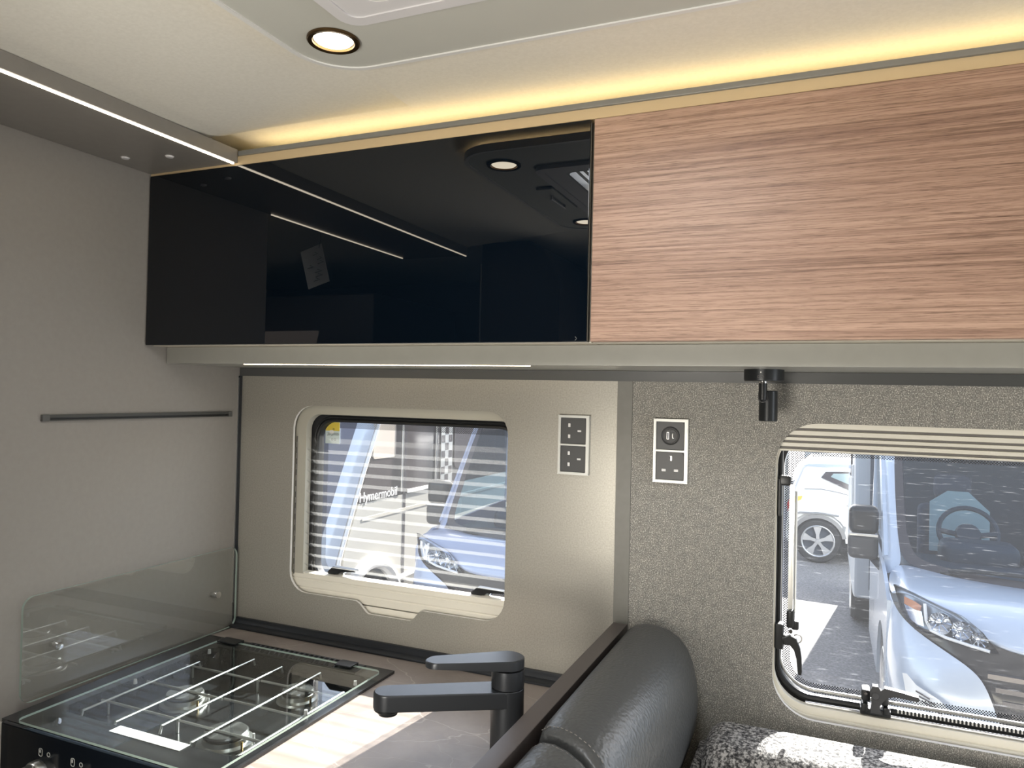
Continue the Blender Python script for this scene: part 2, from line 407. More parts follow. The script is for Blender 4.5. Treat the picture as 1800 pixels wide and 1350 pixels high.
def mk_dots():
    """printed dot border on acrylic"""
    m = bpy.data.materials.new('dot_print'); m.use_nodes = True; t = m.node_tree; t.nodes.clear()
    out = t.nodes.new('ShaderNodeOutputMaterial'); tr = t.nodes.new('ShaderNodeBsdfTransparent')
    df = t.nodes.new('ShaderNodeBsdfDiffuse'); df.inputs[0].default_value = (0.05, 0.05, 0.055, 1)
    v = coords(t, (1, 0, 1), (0, R(45), 0)); vo = t.nodes.new('ShaderNodeTexVoronoi'); vo.inputs['Scale'].default_value = 330
    vo.inputs['Randomness'].default_value = 0.0; t.links.new(v, vo.inputs['Vector'])
    f = ramp(t, vo.outputs['Distance'], [(0.34, (0.85,)*3), (0.42, (0.0,)*3)])
    mx = t.nodes.new('ShaderNodeMixShader'); t.links.new(f, mx.inputs[0]); t.links.new(tr.outputs[0], mx.inputs[1]); t.links.new(df.outputs[0], mx.inputs[2])
    t.links.new(mx.outputs[0], out.inputs[0]); return m
M['dots'] = mk_dots()

# ================================================================== the setting
XR = 3.5
W1 = dict(x0=0.157, x1=0.682, z0=0.995, z1=1.410)
W2 = dict(x0=1.180, x1=2.150, z0=0.914, z1=1.408)
b = B(); box(b, -1.3, XR, -2.12, 0.06, -0.03, 0.0)
obj('floor', b, mat('beige_floor', (0.45, 0.41, 0.36), 0.5), kind='structure', label='grey vinyl floor of the motorhome')
b = B(); plate(b, rrect(-1.3, XR, -2.12, 0.075, 0), [rrect(0.755, 1.20, -1.03, -0.611, 0.02), rrect(-0.82, -0.42, -1.0, -0.6, 0.02)], 1.93, 1.96, 'z')
obj('ceiling', b, M['ceiling'], kind='structure', label='cream cloth ceiling above the lockers')
b = B()
plate(b, rrect(-1.3, XR, -0.8, 1.96, 0), [rrect(0.118, 0.722, 0.955, 1.42, 0.045), rrect(1.166, 2.18, 0.905, 1.42, 0.07)], 0.035, 0.075, 'y')
wb = obj('wall_back', b, M['rail_cream'], kind='structure', label='outer side wall of the motorhome with two windows')
# kitchen wall panel with the window cut-out and its notch
tab = [(0.207+0.045*math.cos(R(t)), 1.042+0.045*math.sin(R(t))) for t in range(180, 271, 15)]
tab = [(x-0.005, z-0.002) for x, z in tab] + [(0.335, 0.995), (0.345, 0.990), (0.362, 0.974), (0.368, 0.971), (0.470, 0.971), (0.476, 0.974), (0.490, 0.991), (0.500, 0.995)]
tab += [(0.637+0.045*math.cos(R(t)), 1.040+0.045*math.sin(R(t))) for t in range(270, 361, 15)]
tab += [(0.637+0.045*math.cos(R(t)), 1.365+0.045*math.sin(R(t))) for t in range(0, 91, 15)]
tab += [(0.207+0.050*math.cos(R(t)), 1.360+0.050*math.sin(R(t))) for t in range(90, 181, 15)]
b = B(); plate(b, rrect(0.006, 0.902, 0.88, 1.474, 0), [tab], 0.0, 0.006, 'y', 0, 1)
obj('kitchen_wall_panel', b, [M['kitchen_panel'], M['edge_white']], wb, label='champagne metallic kitchen wall panel')
w2hole = rrect(W2['x0'], W2['x1'], W2['z0'], W2['z1'], 0.068, 10)
b = B(); plate(b, rrect(0.93, XR, 0.4, 1.474, 0), [w2hole], 0.0, 0.008, 'y', 0, 1)
obj('fabric_wall_panel', b, [M['fabric_wall'], M['edge_white']], wb, label='grey glitter fabric wall panel')
b = B(); box(b, 0.005, 3.4, 0.012, 0.034, 0.45, 0.90); box(b, 0.005, XR, 0.012, 0.034, 1.425, 1.93); box(b, 0.74, 1.15, 0.012, 0.034, 0.45, 1.93); box(b, 0.005, 0.10, 0.012, 0.034, 0.45, 1.93)
obj('wall_batten', b, M['rail_cream'], wb)
b = B(); plate(b, rrect(-1.6, 3.9, -0.45, 2.35, 0.05), [rrect(0.118, 0.722, 0.955, 1.42, 0.045), rrect(1.166, 2.18, 0.905, 1.42, 0.07)], 0.0752, 0.078, 'y')
obj('outer_skin', b, mat('anthracite_outer_skin', (0.06, 0.06, 0.065), 0.35), wb, label='anthracite outer skin')
# left partition, bathroom beyond it, opposite side
b = B(); box(b, -0.035, 0.0, -0.61, 0.035, 0.0, 1.93)
obj('wall_left', b, M['wall_grey'], kind='structure', label='plain grey partition wall beside the hob')
b = B(); box(b, -1.32, -1.28, -2.12, 0.075, 0, 1.96)
obj('wall_bathroom', b, M['cream'], kind='structure', label='cream wall of the bathroom beyond the partition')
b = B(); box(b, -1.3, XR, -2.14, -2.10, 0, 1.96)
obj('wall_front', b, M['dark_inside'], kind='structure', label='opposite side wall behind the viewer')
b = B(); box(b, XR, XR+0.03, -2.12, 0.075, 0, 1.96)
obj('wall_right', b, M['wall_grey'], kind='structure', label='cab end of the room')

# soffit with its light line
sf = thing('ceiling_bulkhead', 'grey ceiling bulkhead along the partition above the hob', None, (0.1, -0.75, 1.87), kind='structure')
b = B(); box(b, 0.0005, 0.226, -1.245, -0.2625, 1.871, 1.897, 0.0015); box(b, 0.0005, 0.16, -1.245, -0.2625, 1.897, 1.93)
obj('bulkhead_panel', b, M['soffit'], sf)
b = B(); grid(b, [[(0.2255, y, 1.9297-0.0325*h), (0.60, y, 1.9298), (0.16, y, 1.9299), (0.16, y, 1.9297-0.0325*h)] for y, h in ((-1.24, 1), (-0.45, 1), (-0.38, .97), (-0.33, .85), (-0.295, .5), (-0.275, .15), (-0.264, 0.0))], closed=True)
obj('cove_fillet', b, M['ceiling'], sf)
for x, y in ((0.047, -0.36), (0.135, -0.338)):
    b = B(); lathe(b, [(0.0, -0.0025), (0.006, -0.0025), (0.008, 0)], (x, y, 1.871))
    obj('screw_cap', b, M['white_plastic'], sf)
def strip_light(name, x0, x1, y0, y1, z0, z1, label, group, m='led'):
    b = B(); box(b, x0, x1, y0, y1, z0, z1)
    return obj(name, b, M[m], label=label, cat='light strip', group=group, loc=((x0+x1)/2, (y0+y1)/2, z1))
strip_light('strip_light', 0.2185, 0.2222, -1.243, -0.268, 1.8685, 1.871, 'thin white light strip on the edge of the ceiling bulkhead above the hob', 'light strips')
strip_light('strip_light', 0.004, 0.0075, -1.22, -0.615, 1.8685, 1.871, 'thin light strip over the bathroom doorway, mirrored in the black door', 'light strips')

# trims
b = B(); box(b, 0.902, 0.930, -0.003, 0.012, 0.88, 1.474)
obj('trim_1', b, M['post'], kind='structure', label='grey vertical joint strip between the two wall panels')
b = B(); box(b, 0.002, XR, -0.004, 0.012, 1.474, 1.493)
obj('trim_2', b, M['strip_grey'], kind='structure', label='dark strip on the wall under the overhead lockers')
prof = [(0.0, 0.918), (-0.006, 0.918), (-0.008, 0.912), (-0.012, 0.9075), (-0.026, 0.9055), (-0.029, 0.9035), (-0.029, 0.9005), (0.0, 0.9005)]
b = B(); grid(b, [[(x, y, z) for y, z in prof] for x in (0.012, 0.904)], closed=True)
poly(b, [(0.012, y, z) for y, z in prof]); poly(b, [(0.904, y, z) for y, z in prof])
obj('trim_3', b, M['dark_trim'], kind='structure', label='black sealing strip at the back of the worktop')
t4 = thing('trim_4', 'black corner strip with a thin metal line', None, (0, 0, 0.9), kind='structure')
b = B(); box(b, 0.0, 0.006, -0.006, 0.012, 0.90, 1.474); obj('corner_strip', b, M['dark_trim'], t4)
b = B(); box(b, 0.0, 0.0022, -0.0085, -0.006, 0.95, 1.470); obj('metal_line', b, M['alu'], t4, label='thin bright metal line')

# ceiling panel, spotlights and rooflight
cp = thing('ceiling_panel', 'lowered grey ceiling panel with rounded corners and white edge', 'ceiling panel', (1.0, -0.8, 1.93))
b = B(); plate(b, rrect(0.586, 1.95, -1.145, -0.461, 0.075, 10), [rrect(0.755, 1.20, -1.03, -0.611, 0.02)], 1.9065, 1.9185, 'z'); plate(b, rrect(0.66, 1.87, -1.07, -0.53, 0.05, 8), [rrect(0.755, 1.20, -1.03, -0.611, 0.02)], 1.9185, 1.9299, 'z')
obj('panel_board', b, M['panel'], cp)
b = B(); plate(b, rrect(0.580, 1.956, -1.151, -0.455, 0.081, 10), [rrect(0.587, 1.949, -1.144, -0.462, 0.074, 10)], 1.9045, 1.9190, 'z')
obj('edge_trim', b, M['panel_edge'], cp, label='white edge trim')
b = B(); plate(b, rrect(0.600, 1.936, -1.131, -0.475, 0.062, 8), [rrect(0.606, 1.930, -1.125, -0.481, 0.056, 8)], 1.9186, 1.9206, 'z')
obj('edge_light', b, M['led_panel'], cp, label='hidden warm light strip along the panel edge')
def spotlight(x, y, label):
    t = thing('ceiling_spotlight', label, 'spotlight', (x, y, 1.9045), group='ceiling spotlights')
    b = B(); lathe(b, [(0.0345, 0.0015), (0.0345, -0.001), (0.033, -0.0025), (0.0275, -0.0015), (0.0265, 0.004), (0.0265, 0.012)], (x, y, 1.9045), n=40)
    obj('ring', b, M['bronze'], t, label='dark bronze ring')
    b = B(); lathe(b, [(0.0, 0.0002), (0.024, 0.0004), (0.0265, 0.003)], (x, y, 1.9045), n=40)
    obj('lens', b, M['spot_disc'], t, label='glowing lens')
spotlight(0.655, -0.545, 'round lit spotlight in the near corner of the ceiling panel')
spotlight(0.665, -1.062, 'second lit spotlight of the ceiling panel, seen mirrored in the black door')
rl = thing('rooflight', 'white plastic rooflight frame set in the grey ceiling panel', 'rooflight', (0.98, -0.82, 1.9065))
b = B(); plate(b, rrect(0.703, 1.25, -1.085, -0.576, 0.026, 6), [rrect(0.720, 1.233, -1.068, -0.593, 0.016, 6)], 1.8985, 1.9065, 'z'); obj('outer_frame', b, M['white_plastic'], rl)
b = B(); plate(b, rrect(0.7205, 1.2325, -1.0675, -0.5935, 0.0155, 6), [rrect(0.758, 1.197, -1.027, -0.614, 0.02, 6)], 1.900, 1.9065, 'z'); obj('inner_frame', b, M['white_plastic'], rl)
b = B(); plate(b, rrect(0.757, 1.198, -1.028, -0.613, 0.02, 6), [rrect(0.764, 1.191, -1.021, -0.620, 0.016, 6)], 1.9003, 1.985, 'z'); obj('shaft', b, M['white_paint'], rl)
for k in range(3):
    b = B(); box(b, 0.775+k*0.016, 0.783+k*0.016, -1.018, -0.624, 1.9067, 1.910); obj('blind_bar', b, M['alu'], rl)
b = B(); box(b, 0.655, 0.695, -0.90, -0.72, 1.8995, 1.9065, 0.003); obj('switch_plate', b, M['panel'], rl)
b = B(); tube(b, [(0.675, -0.86, 1.8997), (0.675, -0.86, 1.892), (0.675, -0.77, 1.892), (0.675, -0.77, 1.8997)], 0.003); obj('latch_handle', b, M['white_plastic'], rl)

# ================================================================== overhead lockers
def locker(x0, x1, label, door_mat, door_label, kind):
    t = thing('overhead_locker', label, 'cupboard', ((x0+x1)/2, -0.13, 1.527))
    b = B(); box(b, x0+0.001, x1-0.001, -0.246, -0.001, 1.527, 1.884, 0.001)
    obj('carcass', b, M['cream'], t)
    b = B(); box(b, x0, x1, -0.262, -0.2465, 1.8672, 1.884); obj('top_filler', b, M['tan'], t, label='cream filler strip above the door')
    b = B(); box(b, x0+0.003, x1-0.003, -0.2665, -0.2485, 1.5275, 1.8655, 0.0012)
    d = obj('door', b, door_mat, t, label=door_label)
    return t, d
l1, d1 = locker(0.0, 0.9255, 'overhead locker with black mirror-gloss glass door above the kitchen window', M['black_glass'], 'black gloss glass door', 0)
b = B(); tube(b, [(0.9050, -0.2672, 1.5352), (0.9075, -0.2672, 1.5325), (0.9050, -0.2672, 1.5298)], 0.0004, 6)
obj('arrow_mark', b, M['alu'], d1, label='tiny silver arrow mark')
l2, d2 = locker(0.9255, 1.86, 'overhead locker with brown wood-grain door right of the black one', M['wood'], 'horizontal wood-grain door', 0)
locker(1.86, 2.8, 'third overhead locker, right of the one with the broad wood-grain door', M['wood'], 'horizontal wood-grain door', 0)
b = B(); box(b, 0.001, 3.3, -0.2125, -0.002, 1.4935, 1.5268, 0.0012)
vl = obj('locker_valance', b, M['valance'], label='plain grey valance running under the overhead lockers', cat='valance', loc=(1.6, -0.1, 1.527))
strip_light('strip_light', 0.195, 0.805, -0.200, -0.197, 1.4926, 1.4935, 'light strip under the black locker above the kitchen window', 'light strips', 'led_under')
b = B(); box(b, 0.2295, 3.3, -0.2665, -0.2575, 1.8842, 1.8930, 0.001)
obj('cove_lip', b, M['lip'], label='thin grey lip hiding the warm light above the lockers', cat='trim strip', loc=(1.7, -0.262, 1.884))
strip_light('strip_light', 0.235, 3.3, -0.214, -0.204, 1.8842, 1.8868, 'warm yellow light strip hidden above the lockers lighting the ceiling', 'light strips', 'led_warm')

# reading lamp with charging port
rd = thing('reading_lamp', 'black swivel reading lamp under the wooden locker', 'lamp', (1.166, -0.10, 1.4935))
b = B(); lathe(b, [(0, 0), (0.0305, 0), (0.0305, -0.0165), (0.0295, -0.0185), (0, -0.0185)], (1.166, -0.10, 1.4935), n=40); obj('base', b, M['black_satin'], rd)
fy = -0.10-0.0306
b = B(); plate(b, rrect(1.1585, 1.1685, 1.4795, 1.4835, 0.0019, 5), [rrect(1.1592, 1.1678, 1.4802, 1.4828, 0.0012, 5)], fy, fy+0.002, 'y'); obj('charging_port', b, M['chrome'], rd, label='bright rim of the charging port')
b = B(); lathe(b, [(0, 0), (0.0009, 0), (0.0009, 0.002)], (1.1635, fy, 1.4885), 'y', 12); obj('indicator', b, M['alu'], rd)
b = B(); lathe(b, [(0, 0), (0.007, 0), (0.007, -0.003), (0, -0.003)], (1.165, -0.104, 1.475)); obj('collar', b, M['chrome'], rd, label='bright collar')
b = B(); tube(b, [(1.165, -0.104, 1.474), (1.165, -0.104, 1.452), (1.165, -0.104, 1.446), (1.165, -0.104, 1.4425)], [0.0065, 0.0065, 0.0062, 0.003], 16); obj('stem', b, M['black_plastic'], rd)
b = B(); plate(b, capsule_xy((1.165, 1.4485), (1.165, 1.455), 0.0075, 0.0075), [], -0.1015, -0.0975, 'y'); obj('yoke', b, M['black_plastic'], rd)
b = B(); lathe(b, [(0, 0), (0.0135, 0), (0.0145, -0.001), (0.0145, -0.048), (0.0135, -0.049), (0.012, -0.049), (0.012, -0.044), (0, -0.044)], (1.172, -0.083, 1.4605), n=32); obj('head', b, M['black_satin'], rd)

# ================================================================== windows
w1 = thing('window_1', 'small kitchen window with pleated fly screen above the worktop', None, (0.42, 0.03, 0.99), kind='structure')
b = B(); plate(b, rrect(0.120, 0.720, 0.958, 1.418, 0.045), [rrect(0.181, 0.697, 1.032, 1.391, (0.005, 0.005, 0.035, 0.035))], 0.0155, 0.034, 'y')
obj('blind_frame', b, M['rail_grey'], w1)
b = B(); box(b, 0.1555, 0.158, 0.0135, 0.0157, 1.03, 1.34); obj('rail_groove', b, M['groove'], w1)
b = B()
for k in range(12): box(b, 0.1562, 0.1574, 0.0128, 0.0136, 1.04+k*0.025, 1.052+k*0.025)
obj('rail_cord', b, M['alu'], w1, kind='stuff')
# ribbed bottom cassette: one extruded profile
pr = [(0.034, 0.956), (0.016, 0.956), (0.0135, 0.966), (0.0135, 0.980), (0.0155, 0.983), (0.0155, 0.9845), (0.0128, 0.987), (0.0128, 1.001), (0.0145, 1.003), (0.0145, 1.0045), (0.0128, 1.006), (0.0135, 1.020), (0.0152, 1.0215), (0.0152, 1.023), (0.014, 1.025), (0.016, 1.035), (0.034, 1.037)]
b = B(); vs = grid(b, [[(x, y, z) for y, z in pr] for x in (0.123, 0.717)], closed=True)
obj('blind_cassette', b, M['rail_cream'], w1)
b = B(); plate(b, rrect(0.140, 0.710, 0.985, 1.412, 0.045), [rrect(0.198, 0.685, 1.020, 1.374, 0.038, 8)], 0.040, 0.058, 'y'); obj('black_frame', b, M['rubber'], w1)
for off, rr in ((0.004, 0.0035), (0.011, 0.003)):
    pth = rrect(0.198-off, 0.685+off, 1.020-off, 1.374+off, 0.038+off, 8)
    b = B(); tube(b, [(x, 0.0395, z) for x, z in pth]+[(pth[0][0], 0.0395, pth[0][1])], rr, 8, False); obj('seal', b, M['black_plastic'], w1)
b = B(); plate(b, rrect(0.190, 0.693, 1.012, 1.382, 0.04, 8), [], 0.058, 0.062, 'y'); obj('pane', b, M['acrylic'], w1, smooth=0)
b = B(); plate(b, rrect(0.199, 0.684, 1.021, 1.373, 0.037, 8), [rrect(0.211, 0.672, 1.036, 1.360, 0.028, 8)], 0.0566, 0.0568, 'y'); obj('dot_border', b, M['dots'], w1, smooth=0)
# sticker
DX, DZ = -0.004, 0.022
def sh(l): return [(x+DX, z+DZ) for x, z in l]
b = B(); plate(b, sh([(0.207, 1.302), (0.246, 1.302), (0.246, 1.351), (0.230, 1.351), (0.218, 1.347), (0.210, 1.340), (0.207, 1.333)]), [], 0.0555, 0.0558, 'y'); st = obj('sticker', b, mat('pale_sticker', (0.62, 0.72, 0.72), 0.5), w1, label='pale sticker with yellow top')
b = B(); plate(b, sh([(0.2072, 1.331), (0.2460, 1.331), (0.2460, 1.3508), (0.230, 1.3508), (0.218, 1.3468), (0.210, 1.3398)]), [], 0.0551, 0.0554, 'y'); obj('sticker_band', b, M['yellow'], st)
b = B(); plate(b, capsule_xy((0.218, 1.3505), (0.223, 1.3505), 0.004, 0.004), [], 0.0545, 0.0548, 'y'); obj('sticker_spot', b, M['white_paint'], st)
b = B()
rnd = random.Random(3)
for k in range(9):
    x = 0.2125+0.0035*k; tube(b, [(x, 0.0548, 1.319+rnd.random()*0.003), (x+0.003, 0.0548, 1.325-rnd.random()*0.003), (x+0.001, 0.0548, 1.327)], 0.0004, 5)
for x in (0.2265, 0.234):
    pts = [(x+0.0022*math.cos(t*0.7), 0.0548, 1.3115+0.0022*math.sin(t*0.7)) for t in range(10)]; tube(b, pts, 0.0003, 5)
tube(b, [(0.230+0.002*math.cos(t*0.7), 0.0543, 1.335+0.002*math.sin(t*0.7)) for t in range(10)], 0.0004, 5)
place(b, Matrix.Translation((DX, 0, DZ))); obj('sticker_print', b, M['ink'], st)
# pleated fly screen drawn up from the bottom
b = B(); rows = []; P = 0.0234; z = 1.326; k = 0
rows.append([(0.176, 0.022, z+0.012), (0.696, 0.022, z+0.012)])
while z > 1.035:
    rows.append([(0.176, 0.0195 if k % 2 else 0.0315, z), (0.696, 0.0195 if k % 2 else 0.0315, z)]); z -= P*(0.40 if k % 2 else 0.60); k += 1
grid(b, rows); obj('pleated_screen', b, M['screen'], w1, smooth=0, label='half transparent pleated fly screen')
def small_latch(xc, zc):
    b = B(); box(b, xc-0.028, xc-0.004, 0.030, 0.046, zc, zc+0.010, 0.003); plate(b, [(xc-0.032, zc+0.004), (xc-0.018, zc+0.017), (xc+0.04, zc+0.015), (xc+0.042, zc+0.011), (xc+0.005, zc+0.007), (xc-0.01, zc+0.001), (xc-0.03, zc)], [], 0.026, 0.040, 'y')
    l = obj('latch', b, M['black_satin'], w1, label='black window latch')
    b = B(); lathe(b, [(0, 0), (0.005, 0), (0.006, 0.004), (0.006, 0.01)], (xc+0.004, 0.028, zc+0.003), 'y', 14); obj('latch_button', b, M['chrome'], l)
small_latch(0.272, 1.037); small_latch(0.628, 1.035)

w2 = thing('window_2', 'larger lounge window in the fabric wall with stay and latches', None, (1.66, 0.03, 0.91), kind='structure')
b = B(); plate(b, rrect(1.168, 2.178, 0.908, 1.418, 0.07, 8), [rrect(1.1905, 2.13, 0.936, 1.385, 0.055, 8)], 0.052, 0.066, 'y'); obj('black_frame', b, M['rubber'], w2)
# inner reveal in cream
b = B(); plate(b, rrect(1.1665, 2.179, 0.9055, 1.4195, 0.071, 10), [rrect(1.178, 2.154, 0.9165, 1.410, 0.066, 10)], 0.0125, 0.052, 'y'); obj('reveal', b, M['rail_cream'], w2)
# ribbed blind cassette across the top
pr = [(0.050, 1.409), (0.012, 1.409)]
z = 1.405
for (zt, zb) in ((1.3985, 1.3955), (1.3865, 1.384), (1.377, 1.3745), (1.3665, 1.3635)):
    pr += [(0.0125, zt+0.001), (0.0165, zt), (0.0165, zb), (0.0125, zb-0.001)]
pr += [(0.0125, 1.3605), (0.015, 1.359), (0.050, 1.359)]
b = B(); vs = grid(b, [[(x, y, z) for y, z in pr] for x in (1.182, 2.148)], closed=True)
obj('blind_cassette', b, M['rail_cream'], w2)
for (zt, zb) in ((1.3985, 1.3955), (1.3865, 1.384), (1.377, 1.3745), (1.3665, 1.3635)):
    b = B(); box(b, 1.182, 2.148, 0.0150, 0.0166, zb-0.0002, zt+0.0002); obj('cassette_groove', b, M['groove'], w2)
# cream lower surround with a sloping face and metal strip
b = B(); plate(b, rrect(1.1782, 2.154, 0.9165, 1.41, 0.066, 10), [rrect(1.1815, 2.14, 0.9295, 1.392, 0.058, 10)], 0.0205, 0.034, 'y'); obj('sill', b, M['rail_cream'], w2)
b = B(); box(b, 1.232, 2.10, 0.026, 0.034, 0.9300, 0.9352, 0.001); obj('metal_strip', b, M['chrome'], w2, label='bright metal strip')
for off, rr, y, m in ((0.013, 0.0062, 0.040, 'black_plastic'), (0.0035, 0.0030, 0.0515, 'alu')):
    pth = rrect(1.1890-off*0.25, 2.13+off, 0.9505-off, 1.40, (0.058, 0.05, 0.02, 0.02), 10)
    seg = [p for p in pth if p[1] < 1.38]
    # left side, bottom left corner, bottom run, right side
    seg = [(1.1890-off*0.25, 1.37)] + pth[:22] + [(2.13+off, 1.37)]
    b = B(); tube(b, [(x, y, z) for x, z in seg], [rr*(0.55 if k == 0 else min(1.0, 0.55+0.045*k)) for k in range(len(seg))], 10, True); obj('seal', b, M[m], w2)
b = B(); 
for k in range(125):
    x = 1.372+k*0.0055; box(b, x, x+0.0022, 0.0325, 0.0345, 0.9385, 0.9440, 0)
obj('seal_ribs', b, M['alu'], w2, kind='stuff')
b = B(); plate(b, rrect(1.184, 2.142, 0.930, 1.395, 0.055, 8), [], 0.068, 0.072, 'y'); obj('pane', b, M['acrylic_scratched'], w2, smooth=0)
b = B(); plate(b, rrect(1.192, 2.129, 0.937, 1.384, 0.055, 8), [rrect(1.205, 2.115, 0.954, 1.349, 0.04, 8)], 0.0664, 0.0667, 'y'); obj('dot_border', b, M['dots'], w2, smooth=0)
# stay
b = B(); box(b, 1.2015, 1.2065, 0.030, 0.036, 1.082, 1.300); box(b, 1.2065, 1.2095, 0.032, 0.036, 1.075, 1.300); stay = obj('stay', b, M['alu'], w2, label='aluminium window stay')
b = B(); tube(b, [(1.2125, 0.034, 1.08), (1.2125, 0.034, 1.29)], 0.0022, 8); obj('stay_rod', b, M['steel'], stay)
b = B(); box(b, 1.184, 1.204, 0.024, 0.038, 1.298, 1.316, 0.004); box(b, 1.182, 1.189, 0.024, 0.04, 1.245, 1.31, 0.002); obj('stay_bracket', b, M['black_plastic'], stay)
b = B(); box(b, 1.200, 1.213, 0.022, 0.036, 1.055, 1.086, 0.004); box(b, 1.208, 1.220, 0.026, 0.034, 1.052, 1.068, 0.003); obj('stay_foot', b, M['black_plastic'], stay)
# side latch with hanging handle
b = B(); box(b, 1.181, 1.196, 0.018, 0.04, 1.018, 1.062, 0.003); box(b, 1.190, 1.215, 0.018, 0.036, 1.026, 1.044, 0.005); lt = obj('latch', b, M['black_plastic'], w2, label='black window latch with handle hanging down')
hp = [(1.196, 1.040), (1.206, 1.046), (1.216, 1.042), (1.223, 1.026), (1.2255, 1.010), (1.2265, 0.988), (1.2255, 0.982), (1.221, 0.982), (1.2195, 0.988), (1.2175, 1.008), (1.2135, 1.022), (1.206, 1.031), (1.199, 1.030)]
b = B(); plate(b, hp, [], 0.012, 0.022, 'y'); obj('latch_handle', b, M['black_plastic'], lt)
b = B(); lathe(b, [(0, 0), (0.0032, 0), (0.0032, 0.004)], (1.207, 0.0215, 1.050), 'y', 12); obj('latch_screw', b, M['chrome'], lt)
b = B(); lathe(b, [(0.006, -0.002), (0.008, -0.002), (0.008, 0.002), (0.006, 0.002), (0.006, -0.002)], (1.218, 0.03, 1.038), 'y', 20); obj('latch_ring', b, M['alu'], lt)
# bottom latch with handle to the right
b = B(); box(b, 1.316, 1.362, 0.020, 0.044, 0.932, 0.943, 0.002); box(b, 1.318, 1.3285, 0.018, 0.044, 0.935, 0.951, 0.003); box(b, 1.350, 1.3605, 0.018, 0.044, 0.935, 0.949, 0.003)
box(b, 1.318, 1.332, 0.022, 0.05, 0.952, 0.972, 0.004); box(b, 1.346, 1.359, 0.022, 0.05, 0.949, 0.966, 0.004)
lt = obj('latch', b, M['black_plastic'], w2, label='black window latch with handle turned right')
hp = [(1.331, 0.940), (1.348, 0.940), (1.344, 0.950), (1.349, 0.960), (1.356, 0.968), (1.366, 0.9715), (1.398, 0.9695), (1.4015, 0.972), (1.4005, 0.9765), (1.372, 0.981), (1.352, 0.983), (1.346, 0.978), (1.342, 0.984), (1.334, 0.9835), (1.330, 0.975), (1.333, 0.955)]
b = B(); plate(b, hp, [], 0.010, 0.022, 'y'); obj('latch_handle', b, mat('dark_grey_plastic', (0.05, 0.05, 0.052), 0.4), lt)
b = B(); lathe(b, [(0, 0), (0.005, 0), (0.006, 0.001), (0.0062, 0.003)], (1.338, 0.0085, 0.968), 'y', 24); obj('latch_button', b, mat('dark_grey_plastic_lighter', (0.065, 0.065, 0.068), 0.4), lt)
b = B(); lathe(b, [(0, 0), (0.0025, 0), (0.0025, 0.004)], (1.3245, 0.0205, 0.966), 'y', 12); obj('latch_screw', b, M['chrome'], lt)

